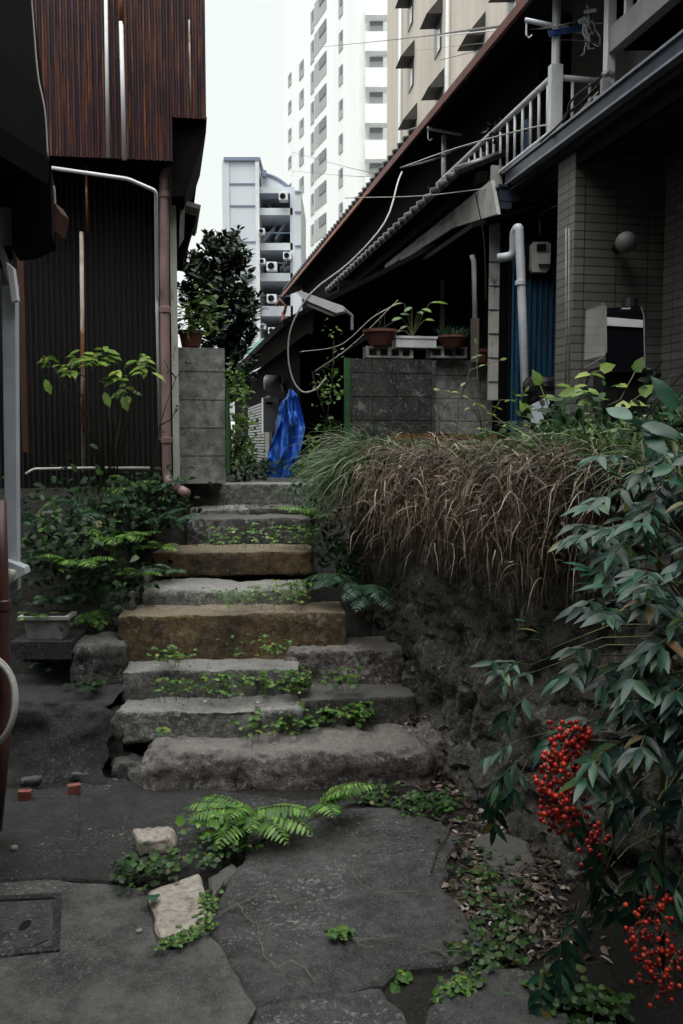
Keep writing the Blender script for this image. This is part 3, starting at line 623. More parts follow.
# lamp globe
lg=thing('porch_lamp',P(625,243,6.1),'round white porch lamp globe on the dark tiled wall','lamp')
mb=MB(); mb.ball(P(625,243,6.0)+V((0,-.02,0)),.068,n=20,m=14); mb.build('globe',M('opal',(.17,.17,.165),(.14,.14,.135),rough=.5),lg,smooth=True)
mb=MB(); mb.lathe(P(625,243,6.05)-V((0,0,0)),[(.04,0),(.04,.16)],14,axis=V((0,1,0))); mb.build('base',black,lg)
# blue corrugated shutter behind
mb=MB(); mb.obox(V((P(500,300,7.5).x,7.5,1.3)),EV*1.6,DV*.1,UP*2.36); mb.build('back_wall',blackwood,rh)
beam('porch_shade_wall',3.95,4.1,-3,5.9,1.3,3.54,blackwood,rh)  # side wall out of view, added to block light from the right
bs=thing('corrugated_fence',P(538,440,7.25),'blue corrugated sheet fence between the white downpipe and tiled wall','fence')
a=P(512,300,7.2); b=P(572,300,7.25); a.z=b.z=0
corr('sheet',a,b,1.3,3.05,corr_blue,bs,.045,.012)
mb=MB(); mb.obox(a+DV*.04+UP*1.3,(b-a),DV*.03,UP*1.74); mb.build('backing',blackwood,bs)
pipe('downpipe',[(498,258,7.15),(514,256,7.1),(514,232,7.05),(519,226,7.0),(522,300,7.0),(528,470,6.95)],.034,pvc,'white downpipe in front of the blue corrugated fence','pipe',[(520.5,283,7.0),(526,405,6.97)])
strip_=thing('conduit',P(476,360,7.6),'slim white pipe on the pale siding left of the downpipe','pipe')
mb=MB(); mb.tube([P(472,255,7.6),P(474,262,7.6),P(475,330,7.6)],.022,10); mb.build('pipe',pvc,strip_,smooth=True)
mb=MB(); mb.obox(P(471,362,7.55),V((.065,0,0)),V((0,.05,0)),UP*.36); tag(mb.build('wooden_stake',wood),'short weathered wooden post standing behind the pots','post')
# electric meter
em=thing('electric_meter',P(541,272,7.1),'grey electricity meter mounted above the blue fence','meter')
mb=MB(); c=P(541,257,7.12); w=.15; 
mb.prism([c+V((-w/2+.01,0,-.115)),c+V((-w/2,0,-.09)),c+V((-w/2,0,.10)),c+V((-w/2+.015,0,.115)),c+V((w/2-.02,0,.115)),c+V((w/2,0,.1)),c+V((w/2,0,-.08)),c+V((w/2-.03,0,-.115))],V((0,.08,0))); mb.build('case',meterm,em)
mb=MB(); mb.box(c+V((0,-.012,.07)),(.07,.02,.05)); mb.build('display',black,em); mb=MB(); mb.box(c+V((.02,-.02,-.02)),(.085,.05,.08)); mb.build('cover',meterm,em)
mb=MB(); mb.box(c+V((0,.1,0)),(.2,.04,.3)); mb.build('backboard',blackwood,em)
# scooter windscreen and body under the porch
sc=thing('scooter',P(615,450,5.7),'dark scooter with clear wraparound windscreen and white band under the porch','scooter')
pw=[P(607,312,5.6),P(643,314,5.62),P(645,365,5.62),P(640,375,5.6),P(606,372,5.6)]
mb=MB(); mb.prism([P(607,308,5.58),P(640,306,5.58),P(643,314,5.58),P(644,372,5.56),P(606,372,5.56)],V((0,.012,0))); mb.build('windscreen',M('smoked_plastic',(.008,.008,.01),(.006,.006,.008),rough=.1),sc)
mb=MB(); mb.prism([P(606.5,317,5.56),P(643,320,5.56),P(643,327.5,5.56),P(606.5,325.5,5.56)],V((0,.01,0))); mb.build('white_band',white_paint,sc)
mb=MB(); mb.prism([P(606,306,5.57),P(602,303,5.57),P(586,310,5.85),P(584,360,5.85),P(604,355,5.57),P(606,345,5.57)],V((.008,.01,0))); mb.build('side_screen',clear_m,sc)
mb=MB(); mb.tube([P(602,303,5.56),P(606,308,5.56),P(606.5,352,5.55),P(602,358,5.56),P(585,368,5.8)],.004,6); mb.tube([P(641,307,5.56),P(644,316,5.56),P(645,368,5.56)],.004,6); mb.build('frame',grey_metal,sc)
mb=MB(); mb.tube([P(630,300,5.9),P(628,380,5.8),P(622,440,5.7)],[.05,.08,.1],12); mb.box(P(622,392,5.75),(.3,.25,.25)); mb.build('body',black,sc,smooth=False)
mb=MB(); mb.tube([P(586,385,5.6),P(590,370,5.6),P(606,366,5.6)],.008,6); mb.tube([P(655,370,5.7),P(662,361,5.7)],.007,6); mb.build('mirror',black,sc)
mb=MB(); c=P(626,308.5,5.55); mb.box(c,(.05,.01,.008)); mb.build('badge',pvc,sc)
mb=rock(P(543,402,6.6),(.3,.3,.42),.3,.13,.04,77,.035,5,.06); bgk=thing('covered_bundle',P(543,430,6.6),'bundle under black plastic with a white panel showing, beside the blue fence','bundle')
mb.build('cover',black,bgk,smooth=False); mb=MB(); mb.prism([P(532,405,6.3),P(545,398,6.3),P(550,402,6.3),P(541,425,6.3),P(532,422,6.3)],V((0,.03,0))); mb.build('panel',pvc,bgk)

# middle house
mhs=thing('house',LN(3.2,10,1.3),'middle house with balcony, long red edged eave and dark pent roofs','house')
EV2=2.62; zE=4.72
def eave(name,X0,h,Y0,Y1,run,rise,th,mat,parent,under=None):
    mb=MB(); vs=[]
    z=EYE+h
    vs=[LN(X0,Y0,z),LN(X0+run,Y0,z+rise),LN(X0+run,Y1,z+rise),LN(X0,Y1,z),LN(X0,Y0,z+th),LN(X0+run,Y0,z+rise+th),LN(X0+run,Y1,z+rise+th),LN(X0,Y1,z+th)]
    mb.add(vs,[(0,3,2,1),(4,5,6,7),(0,1,5,4),(1,2,6,5),(2,3,7,6),(3,0,4,7)]); return mb.build(name,mat,parent)
r1=eave('upper_roof',2.63,3.08,4.2,19.6,2.6,.9,.05,soffit_d,mhs)
beam('fascia',2.60,2.63,4.2,11.5,4.665,4.74,red_fascia,mhs); beam('fascia',2.60,2.63,11.5,19.6,4.68,4.73,M('orange_fascia',(.3,.1,.06),(.2,.07,.04)),mhs)
mb=MB()    # tile nosings along the far part of the upper eave
for i in range(46):
    Y=9.6+i*.215; p=LN(2.60,Y,4.775); mb.tube([p,p+EV*.5+UP*.17],.042,8)
mb.build('roof_tiles',M('roof_tile',(.03,.032,.035),(.018,.019,.02),rough=.4),mhs,smooth=True)
r2=eave('lower_roof',2.45,2.16,7.5,13.5,.9,.35,.04,soffit_d,mhs)
mb=MB()
for i in range(28):
    Y=7.55+i*.215; p=LN(2.42,Y,3.80); mb.tube([p,p+EV*.5+UP*.19],.035,8)
mb.build('roof_tiles',M('wet_tile',(.2,.2,.2),(.035,.035,.037),scale=14,rough=.35),mhs,smooth=True)
beam('fascia_board',2.60,2.63,8.1,10.6,3.57,3.63,fascia,mhs)
mb=MB(); mb.prism([PL(491,180,2.6),PL(497,214,2.6),PL(452,228,2.6),PL(400,262,2.6),PL(399,257,2.6),PL(440,221,2.6)],EV*.03); mb.build('plaster_gable',plaster,mhs)
mb=MB(); mb.obox(P(488.5,400,7.5),V((.095,.02,0)),DV*.03,UP*(P(487.5,165,7.5).z-P(487.5,400,7.5).z)); cs=mb.build('corner_siding',plaster,mhs)
for py in (262,286,310,334,358,382): 
    mb=MB(); mb.obox(P(487.5,py,7.495),V((.1,.02,0)),V((0,-.004,0)),UP*.006); mb.build('seam',blackwood,cs)
beam('soffit',2.66,3.1,7.4,14,3.52,3.56,soffit_d,mhs); beam('fill_board',2.58,2.66,7.45,13.4,3.675,3.77,blackwood,mhs)
mb=MB(); mb.obox(LN(1.5,9.85,1.0),EV*2.2,DV*.1,UP*1.7); mb.obox(LN(1.66,9.87,2.6),EV*2.0,DV*.1,UP*.42); mb.obox(LN(1.95,9.99,2.9),EV*1.8,DV*.1,UP*.45); mb.build('inner_wall',blackwood,mhs)
beam('wall',2.86,3.0,7.6,11.9,1.2,3.5,blackwood,mhs); beam('plaster_panel',2.86,3.0,12.0,13.4,1.2,3.4,plaster,mhs)
beam('wall',2.95,3.2,7.2,19,3.7,4.9,blackwood,mhs)
mb=MB(); mb.obox(P(440,330,9.2),V((.05,0,0)),V((0,.05,0)),UP*.5); mb.build('post',fascia,mhs)
mb=MB(); mb.obox(P(384,345,11.6),V((.04,0,0)),V((0,.05,0)),UP*.6); mb.build('post',fascia,mhs)
beam('pent_roof',2.5,2.98,7.35,12.5,3.3,3.34,soffit_d,mhs,(3.44,3.48))
# railing of the middle house balcony
rl=thing('balcony_railing',LN(2.78,7,3.7),'white balcony railing above the gutter of the right houses','railing')
mb=MB(); mb.tube([LN(2.78,6.5,4.15),LN(2.78,9.2,4.15)],.024,8); mb.tube([LN(2.78,6.5,3.78),LN(2.78,9.2,3.78)],.016,8); mb.build('top_rail',white_paint,rl,smooth=True)
for i in range(18):
    Y=6.62+i*.15; p=LN(2.78,Y,0); mb=MB(); mb.tube([p+UP*3.76,p+UP*4.15],.011,6); mb.build('baluster',white_paint,rl,smooth=True)
# side railing (runs back from the corner post, facing us)
c0=LN(2.78,6.5,0)
mb=MB(); mb.tube([c0+UP*4.13,c0+EV*.62+UP*4.13],.022,8); mb.build('side_rail',white_paint,rl,smooth=True)
for i in range(1,5):
    p=c0+EV*(.13*i); mb=MB(); mb.tube([p+UP*3.72,p+UP*4.12],.011,6); mb.build('baluster',white_paint,rl,smooth=True)
mb=MB(); mb.box((c0.x,c0.y,3.98),(.085,.06,.46),ROTZ); mb.tube([c0+UP*4.1,c0+UP*4.66],.03,10); mb.build('corner_post',white_paint,rl)
lp=[(c0,4.66,(525,20),(590,33)),(LN(2.78,9.0,0),4.56,(427,128),(480,138))]
for i,(c,z,q0,q1) in enumerate(lp):
    r_=thing('laundry_bracket',c+UP*3.8,('nearer','farther')[i]+' white laundry pole bracket under the red edged eave','bracket','laundry pole brackets')
    mb=MB(); D=c.y; a=P(q0[0],q0[1],D); b=P(q1[0],q1[1],D); mb.tube([a,b],.018,8); mb.build('arm',pvc,r_,smooth=True)
    mb=MB(); mb.tube([a+V((.01,0,0)),a+V((.01,0,-.1)),a+V((.03,0,-.12)),a+V((.05,0,-.1))],.006,6); mb.build('hook',white_paint,r_)
    if i: mb=MB(); mb.tube([c+UP*3.95,c+UP*z],.026,8); mb.build('upright',white_paint,r_,smooth=True)
# laundry / blue cloth
mb=MB(); mb.prism([P(548,30,6.45),P(582,25,6.45),P(582,30,6.45),P(550,36,6.45)],V((0,.02,0))); tag(mb.build('cloth',M('blue_cloth',(.03,.09,.3),(.02,.06,.2))),'blue strip of cloth pegged under the near eave','cloth')
for i,(px,py,w_,c_) in enumerate([(520,120,14,(.15,.2,.35)),(530,118,12,(.45,.45,.5))]):
    mb=MB(); mb.grid(lambda u,v,px=px,py=py,w_=w_:P(px+u*w_,py+v*36,7.4)+V((0,.04*math.sin(u*9),0)),10,6)
    tag(mb.build('laundry',M('laundry%d'%i,c_,tuple(x*.7 for x in c_)),smooth=True),('blue grey','pale')[i]+' cloth hanging behind the balcony railing','laundry')
# bushy black thing over the lower roof (dead plant)
mb=MB()
for i in range(160):
    p=P(R.gauss(508,9),R.gauss(140,9),7.6)+V((0,R.gauss(0,.08),0)); mb.leaf(p,V((R.gauss(0,1),R.gauss(0,1),R.gauss(0,1))),V((R.gauss(0,1),R.gauss(0,1),R.gauss(0,1))),.06,.035)
tag(mb.build('roof_weeds',LEAF('black_leaf',[(0,(.004,.005,.004)),(1,(.01,.012,.009))]),fix=False),'dark tuft of weeds growing on the lower roof by the railing','plant')

# far low shed on the right of the alley
sh=thing('shed',LN(1.6,13,1.1),'low dark lean-to shed along the alley behind the tarp','shed')
eave('roof',1.2,1.12,8.7,19.5,1.5,.75,.05,soffit_d,sh); beam('fascia',1.17,1.2,8.7,19.5,2.69,2.76,blackwood,sh)
beam('wall',1.56,1.7,9.8,19.5,1.0,2.75,blackwood,sh)
mb=MB()
for k in range(24): mb.obox(LN(1.53,13.6,1.12+k*.045),DV*2.6,EV*.02,UP*.03)
mb.build('shutter',grey_metal,sh)
beam('pale_jamb',1.52,1.56,12.9,13.45,1.1,2.25,fascia,sh)
wh=thing('water_heater',LN(1.45,12.3,1.6),'white wall mounted water heater above the blue tarp','heater')
mb=MB(); c=P(270,415,12.0); mb.box(c,(.2,.2,.45),ROTZ); mb.build('case',white_paint,wh); mb=MB(); mb.box(c+V((0,-.11,.15)),(.09,.02,.03),ROTZ); mb.build('vent',black,wh)
wt=thing('water_tank',P(274,383,11.5),'small white cylindrical tank under the shed eave','tank')
mb=MB(); mb.tube([P(264,383,11.5),P(266,383,11.5),P(279,383,11.5),P(281,383,11.5)],[.07,.1,.1,.07],14); mb.build('body',meterm,wt,smooth=True); mb=MB(); mb.tube([P(282,384,11.4),P(285,392,11.4)],.03,8); mb.build('valve',grey_metal,wt)
tag(MB().obox(LN(-5,13.5,.9),EV*5.3,DV*.06,UP*1.85).build('board_fence',blackwood),'black board fence glimpsed behind the narrow green hedge','fence')
# blue tarp
mb=MB()
def tf(u,v):
    xl=lerp(283,263,v**.9)+ (4 if v<.1 else 0); xr=lerp(304,290,max(0,(v-.4)/.6)) if v>.4 else lerp(296,304,v/.4)
    px=lerp(xl,xr,u); py=lerp(388+4*abs(u-.45)*3,479,v)
    n=fb((u*3,v*2,0),1.6,4); D=8.45+.12*math.cos(u*math.pi*2)-.12*n+.05*math.sin(u*14+v*6)+.03*math.sin(u*31-v*11)
    return P(px+n*2,py,D)
mb.grid(tf,36,50); mb.grid(lambda u,v:tf(u,v)+V((0,.5,0)),12,16)
tag(mb.build('tarp',tarp_m,smooth=True,fix=False),'bright blue plastic tarp hanging in folds at the alley end','tarp')
# street lamp fixture seen from the side
sl=thing('lane_lamp',P(345,310,8.0),'long white lane light fixture projecting over the alley','lamp')
mb=MB(); mb.prism([P(296,292,8),P(301,291,8),P(343,306,8),P(344,311,8),P(336,313,8),P(303,299,8)],V((.02,.14,0))); mb.build('housing',white_paint,sl)
mb=MB(); mb.tube([P(344,309,8.07),P(352,316,8.1),P(352,330,8.1)],.015,8); mb.build('arm',grey_metal,sl)
mb=MB(); mb.prism([P(303,300,8.02),P(336,314,8.02),P(332,316,8.02),P(308,306,8.02)],V((.02,.08,0))); mb.build('diffuser',fascia,sl)
# ------------------------------------------------------------- cables
def cab(pix,r,mat,label,n=40):
    pts=[P(*q) for q in pix]; out=[]
    ext=[pts[0]*2-pts[1]]+pts+[pts[-1]*2-pts[-2]]
    for i in range(1,len(ext)-2):
        p0,p1,p2,p3=ext[i-1:i+3]; k=max(4,n//(len(pts)-1))
        for j in range(k):
            t=j/k; out.append(.5*((2*p1)+(p2-p0)*t+(2*p0-5*p1+4*p2-p3)*t*t+(3*p1-p0-3*p2+p3)*t**3))
    out.append(pts[-1]); mb=MB(); mb.tube(out,r,6); return tag(mb.build('cable',mat,smooth=True),label,'cable')
cab([(402,172,9.2),(398,182,8.7),(385,222,8.2),(350,262,8.1),(312,292,8.0),(292,325,8.0),(288,355,8.0),(293,380,8.0),(303,392,8.0),(316,389,8.0),(326,378,8.1)],.008,cable_w,'pale cable drooping in a loop above the blue tarp')
cab([(322,47,84.6),(400,39,40),(470,30,14),(560,20,9)],.016,cable_b,'thick dark cable crossing the white tower')
cab([(376,56,76.5),(440,48,30),(530,38,9),(600,22,7)],.005,cable_b,'thin wire just under the thick cable')
cab([(292,152,98),(335,164,50),(372,173,25),(440,190,9)],.012,cable_b,'thin wire descending across the white tower')
cab([(292,171,98),(350,176,40),(400,168,11),(460,148,8.5),(540,126,6.9),(575,108,6.4),(598,86,6.2)],.010,cable_b,'dark wire sagging from the roof corner to the balcony')
cab([(400,168,7.6),(460,147,7.4),(540,126,6.5),(560,130,6.3),(598,92,6.0)],.005,cable_w,'light grey wire looping over the balcony railing')
cab([(540,142,6.4),(565,118,6.3),(572,100,6.2),(600,78,6.0)],.008,cable_b,'black wire tangled at the white balcony post')
cab([(440,36,12),(500,30,9),(545,28,6.6),(582,20,6.5)],.006,cable_w,'white line tied to the laundry bracket')
cab([(312,376,8.0),(345,352,7.9),(400,318,7.7),(352,345,7.9)],.004,cable_b,'dark wire by the lane light')
cab([(300,352,8.2),(340,345,8.1),(372,318,8.0),(395,305,8)],.0045,cable_w,'pale wire running from the lane light under the eave')
cab([(314,372,8),(352,345,7.9),(398,300,7.8)],.004,cable_w,'thin pale wire beside the lane light')
mb=MB()
for i in range(16):
    p=P(R.gauss(588,4),R.gauss(24,9),6.3); q=p+V((R.uniform(-.05,.05),R.uniform(-.04,.04),R.uniform(-.16,-.03))); mb.tube([p,p.lerp(q,.5)+rv(.015),q,q+rv(.02)],R.uniform(.003,.007),6)
mb.tube([P(579,22,6.3),P(586,19,6.3)],.016,8); mb.tube([P(585,12,6.3),P(597,10,6.2)],.012,8)
tag(mb.build('cable_cluster',pvc),'cluster of cable clamps and insulators beside the balcony post','cables')
mb=MB(); mb.tube([P(603,76,5.95),P(608,72,5.95),P(613,74,5.95)],.022,8); mb.box(P(605,92,5.95),(.05,.05,.16)); mb.box(P(599,105,5.95),(.06,.05,.1)); tag(mb.build('junction_box',grey_metal),'small grey junction box with pipe elbow on the balcony post','box')

cab([(31,-10,3.3),(34,30,3.3),(38,75,3.3),(45,112,3.3),(48,158,3.3)],.003,cable_w,'thin pale wire stapled along the black eave at top left')
cab([(345,198,8.6),(420,196,8.0),(490,188,7.3)],.004,cable_w,'faint thin wire strung low across the dark roof')
cab([(440,60,12),(500,46,9),(560,40,6.6),(600,44,6.1)],.004,cable_b,'thin black wire running to the nearer laundry bracket')
cab([(510,190,7.1),(530,176,6.8),(560,150,6.4),(590,118,6.1)],.006,cable_b,'black wire lying along the top of the gutter')
cab([(475,192,7.3),(484,240,7.35),(486,300,7.4)],.005,cable_b,'black wire dropping down beside the pale siding')
cab([(540,235,7.0),(541,215,7.0),(560,205,6.6),(575,206,6.3)],.006,cable_b,'black wire feeding the electricity meter')
# ------------------------------------------------------------- buildings beyond
tw=thing('tower_block',V((1,85,0)),'tall white apartment tower with rows of small windows','building')
c0=V((1.45,78,0)); c1=V((-6.3,101,0)); td=(c1-c0).normalized(); tn=V((-td.y,td.x,0)); 
if tn.x>0: tn=-tn
L_=(c1-c0).length
mb=MB(); mb.obox(c0,td*L_,-tn*14,UP*56); mb.build('body',towerw,tw)
def hit(px,py,o,u):      # ray against a vertical plane through o along u
    d=ray(px,py); n=V((-u.y,u.x,0)); s=(o-O).dot(n)/d.dot(n); return O+d*s
def facade(cols,o,u,n,floors,fh,sill_mat,ph,parent,rec=.35,deep=False):
    pass
for (px,wd,hh,pys,deep) in ((341,.55,1.6,[7+34.2*k for k in range(-1,7)],False),(320.5,1.9,2.1,[38+31.6*k for k in range(-1,8)],True),(312.6,.5,2.0,[52+30.5*k for k in range(-1,7)],False),(301.7,.8,1.6,[70+29*k for k in range(0,6)],False),(290,.6,1.2,[80+27.5*k for k in range(0,5)],False)):
    for py in pys:
        c=hit(px,py,c0,td)
        if c.z<2: continue
        mb=MB()
        if deep:
            o=c+tn*.03-td*wd-UP*hh/2
            # loggia: flat panels, the shade of the recess put into darker colours
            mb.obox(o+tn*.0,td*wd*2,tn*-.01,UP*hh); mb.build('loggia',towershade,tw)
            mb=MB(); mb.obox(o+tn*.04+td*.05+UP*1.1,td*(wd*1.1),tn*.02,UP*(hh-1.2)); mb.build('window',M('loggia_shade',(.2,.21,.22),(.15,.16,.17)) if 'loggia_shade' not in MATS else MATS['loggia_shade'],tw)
        else:
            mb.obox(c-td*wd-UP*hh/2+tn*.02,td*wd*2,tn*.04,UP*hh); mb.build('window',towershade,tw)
            mb=MB(); mb.obox(c-td*wd*.9-UP*0+tn*.065,td*wd*1.0,tn*.02,UP*hh*.45); mb.build('pane',MATS['loggia_shade'] if 'loggia_shade' in MATS else winfr,tw)
# balcony stack on the side facing us
a=P(360,200,77.5); b=P(385,200,77.5); bw=b.x-a.x
for k in range(9):
    yb=-16+35.6*k; z=P(372,yb+36,77.5).z
    mb=MB(); mb.obox(V((a.x+.4,76.6,z)),V((bw-.2,0,0)),V((0,1.3,0)),UP*1.55); mb.build('balcony',towerw,tw)
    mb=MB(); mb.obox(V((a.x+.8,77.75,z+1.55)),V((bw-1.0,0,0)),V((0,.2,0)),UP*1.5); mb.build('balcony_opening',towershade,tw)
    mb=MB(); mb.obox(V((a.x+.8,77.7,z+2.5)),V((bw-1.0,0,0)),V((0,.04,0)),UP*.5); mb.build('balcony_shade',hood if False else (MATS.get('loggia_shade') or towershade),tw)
bb=thing('apartment_building',V((6,36,0)),'beige rendered apartment building with dark hooded windows','building')
b0=V((4.8+.1167*13,18,0)); b1=V((4.8-.1167*19.8,50.8,0)); bd=(b1-b0).normalized(); bn=V((-bd.y,bd.x,0)); 
if bn.x>0: bn=-bn
mb=MB(); mb.obox(b0,bd*(b1-b0).length,-bn*12,UP*34); mb.build('body',beige,bb)
for (px,py0,py1,w) in ((411,0,26,.95),(411.5,61,88,.95),(414,123,150,.95),(438.5,20,53,.95),(440,92,122,.95),(480,41,72,.85),(490,-60,-20,.85),(437,-52,-20,.95),(515,-10,25,.85)):
    c=hit(px,(py0+py1)/2,b0,bd); hh=(py1-py0)/900*c.y
    mb=MB(); mb.obox(c-bd*w*.6-UP*hh/2+bn*.01,bd*w*1.2,bn*.04,UP*hh); wn=mb.build('window',winfr,bb)
    mb=MB(); mb.obox(c-bd*w*.55-UP*hh/2+bn*.06,bd*w*.45,bn*.02,UP*hh*.55); mb.build('pane',white_paint,wn)
    mb=MB(); o=c-bd*w*.75+UP*(hh/2-.1); e=bd*w*1.5
    mb.prism([o,o+UP*.75,o+bn*.65-UP*.05],e); mb.build('hood',hood,wn)
for px in (450.5,402.5):
    c=hit(px,60,b0,bd)+bn*.12; mb=MB(); mb.tube([V((c.x,c.y,0)),V((c.x,c.y,34))],.08,8); mb.build('drainpipe',towerw,bb,smooth=True)
mb=MB(); c=hit(527,5,b0,bd); mb.box(c+bn*.1,(.3,.8,2.5)); mb.build('brown_panel',rust,bb)
# bluish building with open stairs
sb=thing('stair_building',V((-3,30,0)),'pale blue building with open stair landings and air conditioners','building')
D=30
def bx(px0,px1,py0,py1,Dn,dep,mat,name,parent=None):
    a=P(px0,py1,Dn); b=P(px1,py0,Dn); mb=MB(); mb.obox(V((a.x,Dn,a.z)),V((b.x-a.x,0,0)),V((0,dep,0)),UP*(b.z-a.z)); return mb.build(name,mat,parent or sb)
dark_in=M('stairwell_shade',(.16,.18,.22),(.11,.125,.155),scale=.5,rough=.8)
edge=M('panel_seam',(.2,.24,.33),(.16,.2,.28))
bx(225,258,160,420,29.5,4,bluewhite,'stair_tower'); bx(223.5,260,157,160.5,29.4,4.2,edge,'roof_edge'); 
for py in (183,205,241,276): bx(226,258,py,py+1.6,29.47,.03,edge,'seam')
bx(224.5,229,161,420,29.46,.03,edge if False else bluewhite,'corner_trim')
bx(257,259,160,420,29.42,.08,white_paint,'drainpipe')
bx(293.5,301,190,420,29.6,4,bluewhite,'side_wall'); bx(259,301,150+250,430,29.8,4,bluewhite,'base')
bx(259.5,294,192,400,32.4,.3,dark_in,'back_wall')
for (y0,y1) in ((187,193),(208,215),(243,250),(273,281),(306,316),(338,346)): bx(259,294,y0,y1,29.7,2.9,bluewhite,'landing')
for (y) in (191,211,245): bx(295,301,y,y+1.6,29.56,.03,edge,'seam')
bx(291,293,193,400,29.7,.2,bluewhite,'pillar')
for (xa,ya,xb,yb) in ((275,242,289,218),(272,212,262,196),(280,272,290,258),(283,272,294,268),(277,305,288,285),(263,243,275,230)):
    mb=MB(); a=P(xa,ya,31); b=P(xb,yb,31); mb.obox(a,(b-a),V((0,1,0)),UP*.16); mb.build('stair_flight',bluewhite,sb)
for y in (202,237,267,300): 
    mb=MB(); mb.tube([P(260,y-4,29.9),P(293,y-4,29.9)],.02,6); mb.build('handrail',edge,sb)
mb=MB(); pts=[P(261+ (288-261)*t, 174+13*t**1.9,30) for t in [k/12 for k in range(13)]]
mb.prism(pts+[P(288,190,30),P(261,190,30)],V((0,3,0))); mb.build('curved_roof',bluewhite,sb); mb=MB(); mb.tube(pts,.06,6); mb.build('roof_rim',edge,sb)
bx(262,266,170,176,29.6,.3,edge,'roof_pipe')
ac0=None
def ac(px,py,w,Dn,lab):
    global ac0
    root=thing('air_conditioner',P(px,py+w*.45,Dn),lab,'air conditioner','air conditioners on the stair building'); s=w/900*Dn; c=P(px,py,Dn)
    mb=MB(); mb.box(c,(s,.35,s*.82)); mb.build('case',white_paint,root)
    mb=MB(); mb.lathe(c+V((-s*.06,-.18,0)),[(s*.34,0),(s*.34,.015),(s*.3,.02),(s*.3,.0)],18,axis=V((0,-1,0))); mb.build('fan_grille',edge,root)
    mb=MB(); mb.lathe(c+V((-s*.06,-.2,0)),[(s*.12,0),(s*.12,.02)],12,axis=V((0,-1,0))); mb.build('hub',black,root)
ac(283.5,197.5,8.5,29.5,'air conditioner on the highest open landing')
ac(262,232,6,29.4,'air conditioner beside the pipe on the second open landing'); ac(287.5,256.5,8,29.6,'air conditioner at the right of the third open landing')
ac(272,267,10,29.2,'largest air conditioner, at the front of the third landing'); ac(262.5,262,6,29.5,'small air conditioner left of the largest one')
ac(272,299,9.5,29.2,'air conditioner partly hidden by the tiled roof edge'); ac(263,327,6,29.4,'left air conditioner on the lowest visible landing'); ac(272,331,7,29.4,'right air conditioner on the lowest visible landing')
# teal awning
mb=MB(); mb.prism([P(246,352,22),P(262,338,22),P(275,338,22),P(275,341,22),P(250,358,22)],V((0,2,0))); tag(mb.build('awning',M('teal_awning',(.25,.5,.42),(.16,.36,.3))),'pale green awning between the tree and the shed roof','awning')
mb=MB(); mb.tube([P(283,312,19.6),P(283,342,19.6)],.035,8); mb.tube([P(276,306,19.6),P(280,300,19.6),P(286,306,19.6),P(284,314,19.6)],.035,8); tag(mb.build('downpipe',red_fascia,smooth=True),'rusty red downpipe at the far end of the tiled eave','pipe')

# ------------------------------------------------------------- vegetation
def fern(mb,stem,b,az,L,lift=.5,np_=16,w=.28,droop=.9):
    """one frond: rachis + pinnae"""
    d=V((math.cos(az),math.sin(az),lift)).normalized(); p=V(b); pts=[p.copy()]; st=L/np_
    for i in range(np_):
        t=(i+1)/np_; d=(d-UP*droop*t*.13).normalized(); p=p+d*st; pts.append(p.copy())
        if t<.12: continue
        sd=d.cross(UP).normalized(); nn=sd.cross(d).normalized(); pl=L*w*math.sin(math.pi*min(1,(t*.86+.14))**.9)*1.0+.004
        for sg in (-1,1):
            mb.leaf(p,(sd*sg+d*.45-UP*.12+rv(.06)),nn+rv(.12),pl,min(st*1.05,pl*.42),.1,.25,'blade')
    stem.tube(pts,[.0022*(1-k/len(pts))+.0006 for k in range(len(pts))],4)
def fernplant(px,py,z,n,L,label,mat=L_fern,azr=(math.pi,2*math.pi),group=None,Y=None,lift=(.3,.9)):
    b=G(px,py,z) if Y is None else P(px,py,Y); root=thing('fern',b,label,'fern',group); mb=MB(); st=MB()
    for i in range(n):
        az=lerp(azr[0],azr[1],(i+.5)/n)+R.uniform(-.25,.25); fern(mb,st,b+V((R.uniform(-.01,.01),R.uniform(-.01,.01),0)),az,L*R.uniform(.7,1.15),R.uniform(*lift))
    mb.build('fronds',mat,root,fix=False); st.build('stems',stemg,root,fix=False); return root
def clover(pts,label,n=60,size=.022,hh=.05,mat=L_clover,name='clover_patch',spread=(7,3),kind='round'):
    """pts: (px,py,z) anchors along which the patch grows"""
    mb=MB(); st=MB()
    for i in range(n):
        k=R.randrange(len(pts)); q=pts[k]; q2=pts[min(k+1,len(pts)-1)]; t=R.random()
        b=G(lerp(q[0],q2[0],t)+R.gauss(0,spread[0]),lerp(q[1],q2[1],t)+R.gauss(0,spread[1]),lerp(q[2],q2[2],t)); h=R.uniform(.2,1)*hh; top=b+V((R.gauss(0,.012),R.gauss(-.01,.012),h))
        st.tube([b,b.lerp(top,.6)+rv(.004),top],.0009,3)
        m=R.choice((1,3,3)); a0=R.random()*6.28
        for j in range(m):
            a=a0+j*2.1; d=V((math.cos(a),math.sin(a),R.uniform(-.1,.35))); s_=size*R.uniform(.6,1.2); mb.leaf(top,d,UP+V((0,-.35,0))+rv(.35),s_,s_*R.uniform(.7,1.0),.2,.35,kind)
    root=thing(name,G(*pts[0]),label,'plant','weeds between the stones'); mb.build('leaves',mat,root,fix=False,smooth=True); st.build('stems',stemg,root,fix=False); return root
ZS=dict(s1=.17,s2=.33,s3=.46,s4=.7,s5=.78,s6=.94,s7=1.1)
clover([(160,700,.34),(200,696,.34),(250,694,.34),(300,692,.34)],'clover row growing under the pale third step',200,.022,.11)
clover([(240,737,.2),(280,731,.2),(320,727,.2),(362,724,.2)],'clover row under the dressed block of the second step',170,.024,.11)
clover([(158,664,.48),(176,662,.48)],'small clover tuft at the left foot of the deep ochre block',45,.022,.08)
